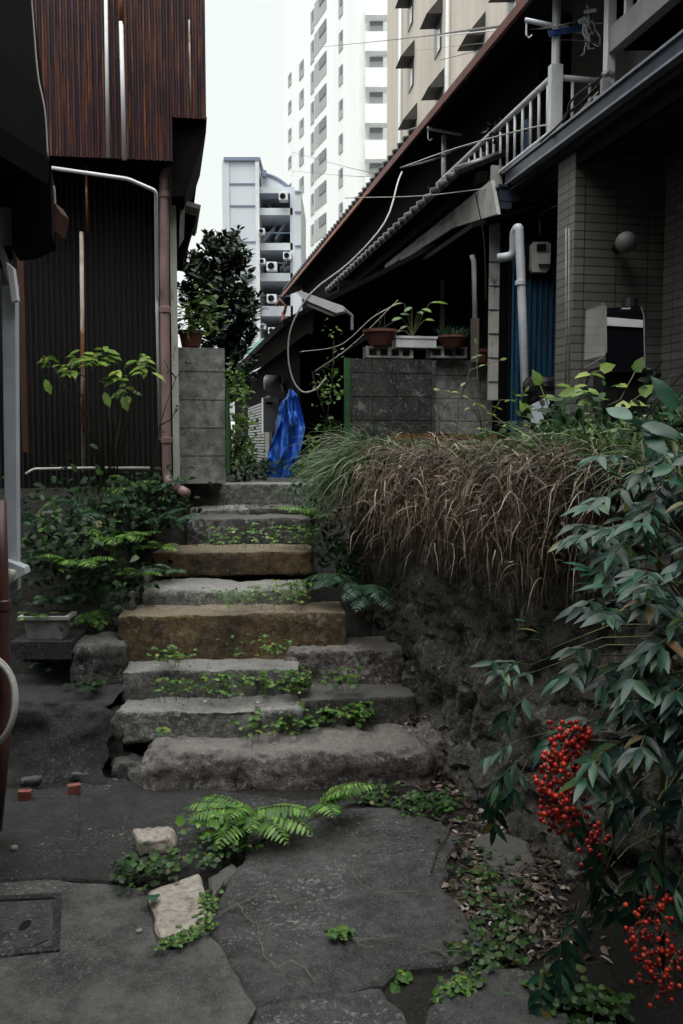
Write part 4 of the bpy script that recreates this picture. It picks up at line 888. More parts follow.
clover([(236,655,.5),(272,655,.5)],'little weeds clinging to the face of the deep ochre block',40,.018,.09,spread=(10,3))
clover([(332,688,.36),(352,686,.36)],'green sprig on the rounded pinkish block',36,.024,.10)
clover([(165,733,.25)],'single leaf clump hanging below the pale second slab',6,.026,.02,spread=(3,1))
clover([(215,606,.72),(270,603,.72),(300,601,.72)],'feathery weeds on the slab above the deep ochre block',150,.024,.11,kind='blade')
clover([(205,547,.96),(250,546,.96),(310,545,.96)],'weeds along the back of the second ochre step',150,.024,.12,mat=L_clover)
clover([(215,509,1.13),(260,508,1.13),(320,507,1.13)],'low weeds under the topmost kerb stone',60,.02,.06,mat=L_ivy)
clover([(120,885,.03),(145,880,.03),(190,866,.03),(225,850,.03),(235,846,.03)],'leafy weeds round the pinkish white stone',190,.027,.08,mat=L_weed,spread=(10,7),kind='oval')
clover([(195,835,.05),(215,838,.05),(230,845,.05)],'taller broad leaved weeds left of the lower fern',34,.036,.13,mat=L_fern,kind='oval',spread=(12,6))
clover([(162,943,.045),(185,936,.045),(205,925,.045),(210,900,.045)],'bright moss like clover edging the beige paver',130,.014,.015,spread=(4,3))
clover([(365,800,.02),(400,806,.02),(440,806,.02)],'clover patch at the right foot of the lowest step',150,.024,.05,mat=L_weed,spread=(13,8))
clover([(336,937,.05),(343,934,.05)],'lone green rosette in the middle of the concrete slab',30,.022,.02,spread=(3,2),kind='oval')
clover([(470,862,0),(480,890,0),(500,915,0),(505,945,0),(480,965,0)],'clover spreading along the broken right edge of the slab',230,.022,.05,mat=L_weed,spread=(18,12))
clover([(395,985,0),(400,978,0)],'weeds in the crack at the lower middle',26,.024,.03,spread=(5,3))
clover([(440,1003,0),(465,990,0)],'dense green weed tuft at the bottom crack',90,.018,.04,spread=(8,4))
clover([(540,990,0),(575,1005,0),(600,1015,0)],'clover patch at the bottom right under the berries',120,.026,.06,mat=L_weed,spread=(16,9))
clover([(272,1012,0)],'tiny weed at the bottom of the crack',10,.016,.02,spread=(4,2))
clover([(75,690,.36),(95,688,.36)],'small weeds below the squarish dark boulder',24,.03,.06,mat=L_ivy)
fernplant(250,812,.13,12,.29,'bright fern left at the foot of the lowest step',azr=(2.9,6.6),lift=(.2,.9))
fernplant(318,806,.10,6,.26,'bright fern right of the first one, frond pointing right',azr=(5.0,7.0),lift=(.5,1.1))
fernplant(62,668,.40,7,.24,'glossy fern below the white planter',mat=L_fernd,azr=(2.6,6.9),lift=(.3,.8))
fernplant(42,617,1,5,.14,'small fern growing in the white planter',mat=L_fern,Y=4.62,azr=(2.6,6.6))
fernplant(175,572,.94,4,.17,'small dark fern at the left of the second ochre step',mat=L_fernd,azr=(2.8,5.5))
fernplant(170,525,1.1,6,.3,'dark fern hanging by the upper steps on the left',mat=L_fernd,azr=(2.6,6.4))
fernplant(130,540,1,6,.28,'bright fern on the bank beside the ochre steps',mat=L_fern,Y=5.25,azr=(3.0,6.3))
fernplant(96,610,1,5,.22,'yellow green fern hanging by the upright stone',mat=L_fern,Y=4.9,azr=(3.8,5.6),lift=(-.1,.4))
fernplant(345,575,1,5,.26,'dark fern spreading over the right end of the steps',mat=L_fernd,Y=4.95,azr=(2.7,5.0),lift=(.0,.5))
fernplant(368,585,1,5,.3,'drooping dark fern on the rubble wall',mat=L_fernd,Y=4.7,azr=(3.9,5.4),lift=(-.3,.3))
fernplant(322,520,1,6,.3,'feathery fern at the top right of the steps',mat=L_fern,Y=5.6,azr=(2.6,5.6))
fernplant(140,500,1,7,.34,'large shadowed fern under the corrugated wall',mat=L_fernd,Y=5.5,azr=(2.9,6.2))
# bank foliage on the left: shrubs and ivy, real leaves over the soil bank
def bush(name,regions,label,mat,n,size,kind='oval',cat='shrub',stems=None,group=None,spread=.07):
    mb=MB(); st=MB()
    for i in range(n):
        px,py,Y,sx,sy=R.choice(regions); 
        if i%6==0: c=P(R.gauss(px,sx),R.gauss(py,sy),Y+R.gauss(0,.12)); ax=(V((R.gauss(0,1),R.gauss(-.5,.6),R.gauss(.3,.5)))).normalized()
        d=(ax*.5+rv(.6)+V((0,-.25,-.1))); s_=size*R.uniform(.6,1.25)
        mb.leaf(c+rv(spread*.5),d,UP*.9+V((0,-.6,0))+rv(.35),s_,s_*(.55 if kind!='blade' else .3),.2,.3,kind)
    reg=regions[0]; root=thing(name,P(reg[0],reg[1],reg[2])-UP*.3,label,cat,group); mb.build('leaves',mat,root,fix=False,smooth=True)
    if stems:
        for pts in stems: st.tube([P(*q) for q in pts],[.008-.005*k/len(pts) for k in range(len(pts))],6)
        st.build('stems',bark,root,smooth=True)
    return root
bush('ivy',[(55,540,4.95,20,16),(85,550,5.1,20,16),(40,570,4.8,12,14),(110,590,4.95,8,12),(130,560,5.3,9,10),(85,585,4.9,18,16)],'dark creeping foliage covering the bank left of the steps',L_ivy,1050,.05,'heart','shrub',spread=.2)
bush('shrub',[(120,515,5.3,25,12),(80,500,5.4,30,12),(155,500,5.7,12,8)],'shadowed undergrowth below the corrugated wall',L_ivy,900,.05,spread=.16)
bush('shrub',[(50,540,4.8,10,6),(80,548,4.75,16,8),(70,530,4.85,20,5),(100,535,4.85,8,5)],'mid green leafy growth brighter than the bank around it',L_weed,200,.045,'heart',spread=.16)
for (px,py,Y,n,L,m,lab) in ((112,540,4.95,6,.24,L_fern,'bright fern in the middle of the left bank'),(155,520,5.35,6,.26,L_fernd,'bluish fern below the mauve downpipe'),(160,548,5.2,5,.2,L_fern,'yellow green fern against the upper ochre slab'),(60,600,4.7,6,.2,L_fernd,'dark fern low on the bank above the white planter'),(30,560,4.7,5,.2,L_fernd,'dark fern beside the drainpipe'),(135,490,5.6,7,.3,L_fern,'shaded fern at the top of the bank'),(75,565,4.75,5,.26,L_fern,'light green fern in the lower middle of the left bank'),(140,575,5.0,5,.2,L_fern,'small bright fern beside the thin grey step'),(100,515,5.2,7,.28,L_fernd,'wide dark fern under the end of the pale floor pipe'),(45,525,5.1,6,.26,L_fernd,'dark fern at the far left of the bank')): fernplant(px,py,1,n,L,lab,mat=m,Y=Y,azr=(2.9,6.4))
bush('shrub',[(320,500,5.9,12,14),(310,480,6.3,10,10),(335,540,5.3,10,14),(345,560,5.1,8,12)],'leafy weeds at the right of the upper steps',L_ivy,600,.04)
bush('hedge',[(235,380,7.4,6,12),(238,420,7.3,6,20),(240,460,7.2,7,12),(246,440,7.6,7,20)],'narrow green hedge behind the left block pier',L_pot,520,.05,cat='hedge')
bush('hedge',[(240,460,7.1,8,10),(262,470,7.6,6,6)],'low plants along the left side of the alley',L_ivy,300,.045)
bush('shrub',[(316,458,8.2,6,9),(328,445,8.1,8,12),(308,470,8.4,5,5),(332,465,7.9,8,6)],'potted greenery beside the blue tarp',L_pot,420,.05,spread=.06)
bush('shrub',[(326,400,8.1,7,10),(335,385,8.0,5,10),(322,380,8.2,8,6),(332,350,8.0,4,10)],'spindly yellow green shrub left of the stained wall',L_pot,150,.045,stems=[[(330,460,8.1),(327,420,8.1),(332,380,8.1),(334,340,8.1)],[(327,420,8.1),(318,395,8.1),(312,372,8.1)]])
# yellow green shrub in front of the corrugated wall
root=thing('shrub',P(110,480,5.45),'yellow green leafed shrub in front of the corrugated wall','shrub'); mb=MB(); st=MB()
for (tx,ty) in ((45,356),(68,362),(95,358),(118,372),(128,385),(148,362),(78,352),(105,350),(140,355)):
    top=P(tx,ty,5.35+R.uniform(-.1,.1)); b=P(108+R.uniform(-5,8),480,5.5); mid=b.lerp(top,.55)+V((0,0,.08)); st.tube([b,mid,top],[.006,.004,.002],6)
    for i in range(13):
        a=R.random()*6.28; c=top.lerp(mid,R.random()*.25)+rv(.012); d=V((math.cos(a),math.sin(a)*.8-.2,R.uniform(-.35,.25))); s_=R.uniform(.05,.095)
        mb.leaf(c+d*.015,d,UP+V((0,-.5,0))+rv(.3),s_,s_*.45,.15,.35,'oval')
for (lx,ly) in ((45,385),(122,402),(104,398)):
    c=P(lx,ly-6,5.3); mb.leaf(c,V((.3,-.2,-.7)),V((0,-1,.3)),.1,.045,.1,.1,'oval')
mb.build('leaves',L_yel,root,fix=False,smooth=True); st.build('stems',bark,root,smooth=True)
root=thing('vine',P(165,480,5.55),'thin bare twining stem beside the mauve downpipe','plant'); mb=MB()
for pts in ([(158,480,5.5),(156,450,5.5),(160,425,5.5),(166,405,5.5),(176,378,5.5),(188,362,5.5)],[(160,425,5.5),(170,420,5.5),(178,408,5.5)],[(176,378,5.5),(168,368,5.5),(164,360,5.5)],[(108,480,5.5),(112,440,5.45),(108,405,5.4)],[(118,478,5.5),(116,450,5.45),(120,420,5.4)]): mb.tube([P(*q) for q in pts],[.005-.0035*k/len(pts) for k in range(len(pts))],5)
mb.build('stems',bark,root,smooth=True); mb=MB()
for i in range(26):
    k=R.choice([(170,372),(158,410),(175,410),(160,432),(186,364),(165,442)]); mb.leaf(P(k[0]+R.gauss(0,3),k[1]+R.gauss(0,3),5.48),rv(1),UP+rv(.3),.025,.014)
mb.build('leaves',L_ivy,root,fix=False)
# tree behind the left pier
tr=thing('tree',P(225,470,8.6),'dense dark glossy leaved tree behind the left block pier','tree'); tk=MB(); lv=MB(); sp=MB()
b=P(228,475,8.7)
cl=[(222,250,16,12),(205,258,14,10),(190,272,9,10),(235,268,14,12),(215,285,20,14),(243,290,12,12),(198,300,16,14),(230,312,18,16),(248,315,10,12),(222,345,18,16),(212,238,8,7),(232,236,6,6),(236,250,8,7),(225,375,16,14),(194,262,8,8),(252,300,6,7),(222,400,14,12),(208,325,18,16),(240,345,12,14),(243,372,9,12),(200,350,14,14),(225,330,20,16),(215,268,18,12),(185,290,6,12),(240,330,14,12),(218,300,20,14),(205,380,14,14)]
tk.tube([b,P(226,420,8.7),P(222,360,8.7),P(220,300,8.7),P(218,262,8.7)],[.05,.045,.036,.024,.012],8)
for (px,py,sx,sy) in cl:
    c=P(px,py,8.7+R.gauss(0,.18)); s=P(221,min(420,py+50),8.7); tk.tube([s,s.lerp(c,.5)+rv(.02),c],[.02,.012,.005],6)
    for k in range(13):
        tip=P(R.gauss(px,sx*.75),R.gauss(py,sy*.75),8.7+R.gauss(0,.28)); dirn=(tip-s).normalized(); tip0=tip-dirn*.16
        tk.tube([tip0,tip],[.004,.0015],4)
        for j in range(17):
            t=j/17; q=tip0.lerp(tip,t)+rv(.012); a=j*2.4; d=(dirn*.6+V((math.cos(a),math.sin(a),R.uniform(-.1,.5)))*.8); s_=R.uniform(.055,.095)
            lv.leaf(q,d,UP+V((0,-.3,0))+rv(.4),s_,s_*.42,.2,.2,'oval')
tk.build('trunk',bark,tr,smooth=True); lv.build('crown',L_tree,tr,fix=False,smooth=True)
# potted plants
def pot(px,py_top,py_bot,wpx,D,label,leafmat=None,shape='bowl',mat=terracotta):
    c=P(px,py_bot,D); r=wpx/2/900*D; h=P(px,py_top,D).z-c.z
    root=thing('potted_plant',c,label,'pot plant'); mb=MB()
    prof=[(r*.55,0),(r*.72,h*.35),(r*.9,h*.75),(r*.9,h*.8),(r*1.0,h*.82),(r*1.0,h),(r*.88,h),(r*.86,h*.86)] if shape=='bowl' else [(r*.7,0),(r*.88,h*.8),(r*1.0,h*.8),(r*1.0,h),(r*.88,h),(r*.85,h*.86)]
    mb.lathe(c,prof,24); mb.build('pot',mat,root,smooth=False); mb=MB(); mb.lathe(c,[(r*.86,h*.8),(r*.86,h*.88)],16); mb.build('soil',soil,root)
    return root,c+UP*h*.88,r
def bladeset(mb,c,r,n,L,W,bend=.5):
    for i in range(n):
        a=R.random()*6.28; q=c+V((math.cos(a),math.sin(a),0))*r*R.random()**.5; mb.blade(q,V((math.cos(a)*.5,math.sin(a)*.5,1)),L*R.uniform(.6,1.1),W,bend*R.uniform(.5,1.3),5)
rt,c,r=pot(191,331,347,26,6.4,'terracotta pot with mixed leafy plants on the left block pier',shape='pot')
mb=MB()
for i in range(150):
    q=P(R.choice([R.gauss(190,7),R.gauss(210,8)]),R.gauss(312,12),6.4+R.gauss(0,.08)); s_=R.uniform(.04,.075); mb.leaf(q,V((R.gauss(0,1),R.gauss(-.3,.6),R.gauss(.1,.5))),UP+V((0,-.5,0))+rv(.3),s_,s_*.6,.2,.3,'oval')
for i in range(40):
    q=P(R.gauss(190,9),R.gauss(330,3),6.3); mb.leaf(q,V((R.gauss(0,1),-.3,R.gauss(0,.4))),UP+rv(.4),.05,.012,.1,.5,'blade')
mb.build('leaves',L_pot,rt,fix=False); mb=MB()
for i in range(8): mb.tube([c,P(R.gauss(195,9),R.gauss(310,10),6.4)],.003,4)
mb.build('stems',stemg,rt)
# breeze blocks
for i,(x0,x1,D,lab) in enumerate([(366,415,7.5,'breeze block with open cells under the left bowl'),(430,469,7.62,'breeze block with open cells under the right bowl')]):
    a=P(x0,357.5,D); b=P(x1,357.5,D); w=b.x-a.x; h=P(x0,346,D).z-a.z; mb=MB(); u=EV*w
    mb.obox(a,u,DV*.12,UP*h*.2); mb.obox(a+UP*h*.8,u,DV*.12,UP*h*.2); nn=4 if i==0 else 3
    for k in range(nn+1): mb.obox(a+EV*(w*.93*k/nn)+UP*h*.2+DV*.002,EV*w*.07,DV*.116,UP*h*.6)
    mb.obox(a+UP*h*.2+DV*.09,u,DV*.02,UP*h*.6)
    tag(mb.build('breeze_block',block_l),lab,'block','breeze blocks on the stained wall')
rt,c,r=pot(380,330,346,35,7.55,'wide terracotta bowl with bare twigs at the left of the wall top'); mb=MB()
for i in range(5): mb.tube([c+rv(.03).xy.to_3d(),c+V((R.gauss(0,.05),R.gauss(0,.03),R.uniform(.1,.24)))],.003,4)
mb.build('stems',bark,rt)
rt,c,r=pot(452,336,348,30,7.65,'terracotta bowl with tufty dark green grass at the right of the wall top'); mb=MB(); bladeset(mb,c,r*.9,170,.12,.006,.7); mb.build('leaves',L_fernd,rt,fix=False)
rt,c,r=pot(480,350,363,20,7.75,'small terracotta pot near the white siding',shape='pot'); mb=MB(); bladeset(mb,c,r*.7,20,.07,.004); mb.build('leaves',L_dry,rt,fix=False)
wpn=thing('planter',P(416,347,7.6),'white rectangular planter with a broad leafed plant on the wall','planter')
a=P(396,347,7.52); b=P(438,347,7.52); mb=MB(); w=b.x-a.x; h=P(396,335.5,7.5).z-a.z
mb.obox(a,EV*w,DV*.14,UP*h); mb.obox(a-EV*.008-DV*.008+UP*h*.8,EV*(w+.016),DV*.156,UP*h*.22); mb.build('tub',white_paint,wpn)
mb=MB(); st=MB(); base=a+EV*w*.45+DV*.07+UP*h
for (tx,ty,l,wd) in ((404,303,.13,.06),(412,307,.1,.05),(422,309,.1,.05),(430,303,.15,.06),(418,312,.11,.05),(402,318,.09,.05),(425,320,.08,.05),(408,326,.08,.05),(402,331,.07,.04),(410,315,.09,.05)):
    tip=P(tx,ty,7.55+R.uniform(-.06,.06)); st.tube([base+rv(.01),base.lerp(tip,.6)+UP*.02,tip],.004,5); d=(tip-base).normalized(); mb.leaf(tip,V((d.x*2+ (.8 if tx>424 else -.3),-.3,.25 if tx>424 else R.uniform(-.3,.2))),UP+V((0,-.6,0))+rv(.15),l,wd,.15,.25,'oval')
mb.build('leaves',L_pot,wpn,fix=False); st.build('stems',stemg,wpn)
# terracotta pot and small wooden box beside the tarp
rt,c,r=pot(341,432,458,13,7.9,'tall terracotta pot beside the green post',shape='pot'); mb=MB(); bladeset(mb,c,r,14,.15,.01); mb.build('leaves',L_pot,rt,fix=False)
mb=MB(); 
for k in range(6): mb.obox(P(320,452,8.0)+V((k*.035,0,0)),V((.03,0,0)),V((0,.03,0)),UP*.14)
mb.obox(P(320,452,8.05),V((.21,0,0)),V((0,.1,0)),UP*.12); tag(mb.build('wooden_planter',wood),'small slatted wooden planter beside the tarp','planter')
# ------------------------------------------------------------- grasses on the retaining wall
NW=V((-.947,-.319,0)); UW=V((-.319,.947,0))
def walltop(t):
    Y=lerp(2.3,5.9,t); return V((max(wallx(Y),-.02)+.07,Y,1.44))
root=thing('turf_grass',walltop(.85),'green arching lily turf clump spilling over the top of the steps','grass clump'); mb=MB()
for i in range(1500):
    c=R.choice([(368,466,5.3),(378,462,5.25),(390,460,5.2),(358,478,5.3),(380,470,5.05),(402,466,5.0),(366,474,5.1)]); b=P(R.gauss(c[0],8),R.gauss(c[1],5),c[2]+R.gauss(0,.08))
    a=R.gauss(math.pi*1.25,.7); d=V((math.cos(a),math.sin(a),R.uniform(.1,.9))); mb.blade(b,d,R.uniform(.22,.55),R.uniform(.004,.009),R.uniform(.6,1.3),8,R.uniform(-.5,.5))
mb.build('blades',L_grass,root,fix=False)
mb=MB()
tufts=[(lerp(.18,.80,R.random()),R.uniform(-.5,.5),R.uniform(.6,1.25)) for _ in range(120)]
for i in range(4000):
    t0,da,sc_=R.choice(tufts); b=walltop(t0+R.gauss(0,.006))+V((R.uniform(-.10,.10),0,R.uniform(-.08,.03)))
    a=math.atan2(NW.y,NW.x)+da+R.gauss(0,.35); up=R.uniform(-.5,.5)
    d=V((math.cos(a),math.sin(a),up)); mb.blade(b,d,sc_*(R.uniform(.08,.28) if R.random()<.68 else R.uniform(.24,.52)),R.uniform(.0022,.0058),R.uniform(1.2,5.),9,R.uniform(-.8,.8),.8)
# broken, crossing strands lying over the fringe
for i in range(2600):
    q=walltop(R.uniform(.2,.80)); b=q+V((R.uniform(-.36,-.1),0,R.choice((R.uniform(-.18,.06),R.uniform(-.18,.06),R.uniform(-.32,.0))))); a=R.random()*6.28
    mb.blade(b,V((math.cos(a),math.sin(a),R.uniform(-1.2,.5))),R.uniform(.05,.22),R.uniform(.002,.005),R.uniform(.5,3.),5,R.uniform(-.8,.8))
for i in range(500):
    q=walltop(R.uniform(.2,.80)); b=q+V((R.uniform(-.32,.3),0,R.uniform(-.3,.1))); mb.leaf(b,rv(1)-UP*.4,rv(1),R.uniform(.02,.06),R.uniform(.008,.02),.3,.4,R.choice(('oval','lance')))
for i in range(900):
    b=walltop(R.uniform(.2,.80))+V((R.uniform(-.2,.15),0,R.uniform(-.02,.13))); a=R.gauss(math.atan2(NW.y,NW.x),.9)
    mb.blade(b,V((math.cos(a),math.sin(a),R.uniform(.0,1.2))),R.uniform(.12,.34),R.uniform(.004,.008),R.uniform(.8,2.),6,R.uniform(-.3,.3))
# tangled thatch on top
for i in range(4200):
    b=walltop(R.uniform(.18,.80))+V((R.uniform(-.16,.5),0,R.uniform(-.05,.12))); a=R.gauss(math.atan2(NW.y,NW.x),1.3)
    mb.blade(b,V((math.cos(a),math.sin(a),R.uniform(-.1,.9))),R.uniform(.1,.30),R.uniform(.0025,.006),R.uniform(.3,1.6),6,R.uniform(-.6,.6))
stuff(mb.build('dry_grass',L_dry,fix=False),'dry tan grass hanging in a thick fringe over the rubble wall','grass')
mb=MB()
for i in range(1300):
    b=walltop(R.choice((R.uniform(.12,.45),R.uniform(.3,.75))))+V((R.uniform(0,.35),0,R.uniform(-.02,.1))); a=math.atan2(NW.y,NW.x)+R.gauss(0,.8)
    mb.blade(b,V((math.cos(a),math.sin(a),R.uniform(.3,1.2))),R.uniform(.15,.4),R.uniform(.006,.012),R.uniform(.5,1.1),8,R.uniform(-.4,.4))
tag(mb.build('grass_clump',L_grass,fix=False),'broad green grass blades among the dry grass behind the nandina','grass clump')
mb=MB()
for i in range(70):
    c=R.choice([(490,590,3.9),(500,600,3.9),(480,575,4.0)]); b=P(R.gauss(c[0],4),R.gauss(c[1],6),c[2]); a=R.uniform(3.3,5.8)
    mb.blade(b,V((math.cos(a),math.sin(a),R.uniform(-.2,.7))),R.uniform(.1,.25),.004,R.uniform(.8,1.6),6)
tag(mb.build('grass_clump',L_ivy,fix=False),'small dark grass tuft hanging low on the rubble wall','grass clump')
# undergrowth filling the terrace top on the right
bush('shrub',[(560,430,3.9,18,12),(600,430,3.7,18,14),(640,450,3.4,18,14),(670,430,3.3,12,16),(520,450,4.3,16,8),(640,480,3.2,18,10)],'mixed tangled leaves on the terrace in front of the porch',L_ivy,1400,.045,spread=.08)
bush('shrub',[(540,440,4.1,18,9),(590,440,3.8,18,10),(630,440,3.6,14,10)],'pale yellowing leaves tangled above the dry grass',LEAF('pale_leaf',[(0,(.07,.11,.03)),(.6,(.16,.22,.07)),(1,(.35,.34,.2))]),280,.035,spread=.06)
def climber(name,paths,label,mat,ls,lw,every=.07,D0=None,stemr=.004,kind='oval',smat=None):
    root=thing(name,P(*paths[0][0]),label,'plant'); st=MB(); mb=MB()
    for pts in paths:
        q=[P(*x) for x in pts]; st.tube(q,[stemr*(1-.7*k/len(q)) for k in range(len(q))],5)
        for i in range(len(q)-1):
            L=(q[i+1]-q[i]).length; m=max(1,int(L/every))
            for k in range(m):
                c=q[i].lerp(q[i+1],(k+.5)/m); 
                for sg in (-1,1):
                    if R.random()<.2: continue
                    d=V((sg*R.uniform(.5,1),-.4+R.gauss(0,.2),R.uniform(-.3,.5))); s_=ls*R.uniform(.6,1.2); mb.leaf(c,d,UP+V((0,-.6,0))+rv(.25),s_,s_*lw,.15,.3,kind)
        c=q[-1]; mb.leaf(c,(q[-1]-q[-2]),V((0,-1,.4)),ls,ls*lw,.1,.2,kind)
    st.build('stems',smat or stemg,root,smooth=True); mb.build('leaves',mat,root,fix=False,smooth=True); return root
climber('weed_stalk',[[(478,455,6.2),(485,420,6.2),(478,390,6.2),(476,345,6.2)],[(485,430,6.2),(500,400,6.2),(520,400,6.2),(525,392,6.2)],[(480,420,6.2),(462,395,6.2),(440,390,6.2)],[(462,395,6.2),(470,370,6.2),(500,360,6.2)],[(540,450,5.9),(500,420,6.1),(468,398,6.2)]],'spindly yellow green weed stalks in front of the grey blocks',L_yel,.05,.42,.11,stemr=.0035)
climber('weed_stalk',[[(560,440,4.4),(565,400,4.4),(580,378,4.4),(600,370,4.4)],[(590,440,4.3),(598,410,4.3),(592,390,4.3),(576,392,4.3)],[(560,440,4.4),(550,410,4.4),(540,385,4.4)],[(620,440,4.2),(618,412,4.2),(640,395,4.2)],[(598,410,4.3),(620,400,4.3),(635,372,4.3)],[(540,440,4.5),(528,415,4.5)]],'light green climbing shoots over the dark bundle',L_yel,.085,.62,.10,stemr=.0035,kind='heart')
cab([(640,425,3.2),(660,400,3.0),(684,372,2.8),(720,340,2.6)],.0035,brown_pipe,'thin reddish bare shoot rising at the right edge')
mb=MB(); 
for (px,py,dx,dz,l) in ((476,455,-.4,1,.12),(466,457,.3,1,.12),(470,462,0,1,.1)): mb.leaf(P(px,py+10,5.6),V((dx,-.2,dz)),V((0,-1,.2)),l,.05,.1,.1,'big')
tag(mb.build('pale_leaf',LEAF('white_leaf',[(0,(.5,.55,.47)),(1,(.62,.65,.58))]),fix=False),'upright whitish leaf pair in the dry grass','leaf')
mb=MB(); mb.leaf(P(505,462,4.9),V((-1,-.3,-.45)),V((0,-.7,.7)),.17,.055,.2,.1,'big'); mb.leaf(P(520,452,4.9),V((.4,-.3,-.6)),V((0,-.7,.7)),.09,.04,.1,.1,'lance')
tag(mb.build('pale_leaf',L_big,fix=False),'long pale green leaf lying on the dry grass','leaf')
# bare twigs over the stained wall
mb=MB()
for pts in ([(438,448,7.0),(440,420,7.0),(445,400,7.0),(455,382,7.0)],[(440,420,7.0),(434,405,7.0)],[(443,408,7.0),(450,402,7.0),(462,401,7.0)]): mb.tube([P(*q) for q in pts],[.006,.005,.003,.002][:len(pts)],5)
tag(mb.build('bare_twig',twig,smooth=True),'pale bare forked twig against the stained block wall','twig')

# ------------------------------------------------------------- nandina with red berries
nd=thing('nandina_shrub',V((1.0,2.35,0)),'nandina shrub with blue green leaflets and red berry clusters','shrub'); lv=MB(); st=MB()
def spray(b,d,L,np_=3,ll=.072,lw=.0215,droop=.35,tilt=.0):
    """pinnate nandina leaf"""
    d=d.normalized(); p=V(b); pts=[p.copy()]; sd=d.cross(UP); sd=sd.normalized() if sd.length>.05 else V((1,0,0)); s=L/np_
    for i in range(np_):
        d=(d-UP*droop*.25).normalized(); p=p+d*s; pts.append(p.copy()); sd=d.cross(UP).normalized() if d.cross(UP).length>.05 else sd; nn=sd.cross(d)
        for sg in (-1,1):
            dd=(sd*sg*R.uniform(.7,1)+d*R.uniform(.5,.9)-UP*.25+rv(.12)); l=ll*R.uniform(.75,1.2)
            lv.leaf(p,dd,nn+V((0,-.4,.2))+rv(.3),l,lw*R.uniform(.9,1.25)*l/ll,.28,.22,'lance')
            if R.random()<.25:
                dd2=(dd.normalized()+d*.9+rv(.2)); q=p+dd.normalized()*.02; lv.leaf(q,dd2,nn+V((0,-.4,.2))+rv(.3),l*.9,lw,.28,.22,'lance')
    lv.leaf(p,d-UP*.1,V((0,-.3,1))+rv(.3),ll*1.1,lw*1.1,.28,.2,'lance'); st.tube(pts,.0014,4)
trunk=V((1.05,2.45,0))
tips=[(600,530,2.6),(645,515,2.55),(668,480,2.55),(625,560,2.5),(655,600,2.45),(625,665,2.4),(660,660,2.35),(640,700,2.35),(600,620,2.4),(683,560,2.3),(690,600,2.3),(680,770,2.3),(660,800,2.35),(690,820,2.3),(605,530,2.45),(620,500,2.5),(650,490,2.4),(630,540,2.3),(660,530,2.25),(680,500,2.3),(600,600,2.3),(640,590,2.2),(670,580,2.15),(620,630,2.2),(600,655,2.25),(650,640,2.15),(680,630,2.1),(640,680,2.15),(610,700,2.25),(670,690,2.1),(650,730,2.15),(683,720,2.1),(625,740,2.2),
(660,460,2.4),(680,455,2.4),(640,455,2.5),(700,560,2.1),(700,660,2.1),(665,770,2.2),(640,770,2.3),(610,560,2.4),(625,590,2.3),(675,610,2.2),(655,560,2.3)]
for ti,(px,py,Y) in enumerate(tips):
    if ti%5==3: continue
    c=P(px,py,Y); src=V((1.02+R.gauss(0,.05),2.5+R.gauss(0,.06),lerp(.3,c.z+.05,.75))); mid=src.lerp(c,.5)+UP*.06; st.tube([src,mid,c],[.004,.003,.0015],5)
    for k in range(2):
        d=V((c.x-1.15+R.gauss(0,.25),-.45+R.gauss(0,.25),R.uniform(-.1,.35))); spray(c+rv(.02),d,R.uniform(.1,.17))
    d=V((R.uniform(-.7,.5),-.5,R.uniform(-.4,.2))); spray(c+rv(.03),d,R.uniform(.08,.13))
# outlying sprays on the left side
for (px,py,Y,dx,dz) in ((548,650,2.75,-.3,.6),(540,670,2.75,-1,-.1),(530,665,2.7,-.8,.3),(535,690,2.75,-.9,-.5),(520,740,2.8,-.9,-.2),(512,760,2.8,-.4,-.9),(525,755,2.75,-1,-.6),(500,780,2.85,-.2,-1),(580,780,2.6,-.3,-1),(602,830,2.4,-.3,-1),(580,900,2.4,-.4,-1),(570,930,2.4,-.3,-1),(600,870,2.4,.1,-1),(660,840,2.2,-.5,-1),(690,860,2.2,-.6,-.8),(640,860,2.3,-.3,-1),(545,960,2.4,-.2,-1),(575,720,2.6,-.5,-.2)):
    c=P(px,py,Y); src=V((1.0,2.65,max(.1,c.z+.1))); st.tube([src,src.lerp(c,.5)+UP*.04,c],[.003,.0025,.0015],5); spray(c,V((dx,-.3,dz)),R.uniform(.09,.14),3); 
    if R.random()<.6: spray(c+rv(.02),V((dx*.6,-.4,dz-.3)),.1,2)
for (x,y) in ((1.0,2.45),(1.1,2.35),(1.06,2.6),(1.18,2.5),(.95,2.55),(1.25,2.4)): st.tube([V((x,y,0)),V((x-.02,y,.7)),V((x-.05,y-.02,1.3)),V((x-.12,y-.05,1.6))],[.009,.008,.006,.003],7)
for pts in ([(610,800,2.35),(614,850,2.35),(595,900,2.38),(582,950,2.4)],[(618,790,2.3),(614,840,2.32),(600,870,2.35)]): st.tube([P(*q) for q in pts],.0025,5)
nl=lv.build('leaves',L_nand,nd,fix=False,smooth=True); st.build('stems',stemg,nd,smooth=True)
def berries(regs,n,r,lab):
    mb=MB(); sm_=MB(); done=[]
    tries=0
    while len(done)<n and tries<n*30:
        tries+=1; px,py,Y,sx,sy=R.choice(regs); c=P(R.gauss(px,sx),R.gauss(py,sy),Y+R.gauss(0,.022))
        if any((c-q).length<r*1.7 for q in done): continue
        done.append(c); mb.ball(c,r*R.uniform(.85,1.1),n=10,m=7)
        ax=P(px+3,py-12,Y+.01); sm_.tube([ax,ax.lerp(c,.6)-UP*.003,c],.0007,3)
    o=mb.build('berries',berry,nd,smooth=True); o['label']=lab; sm_.build('berry_stalks',twig,o)
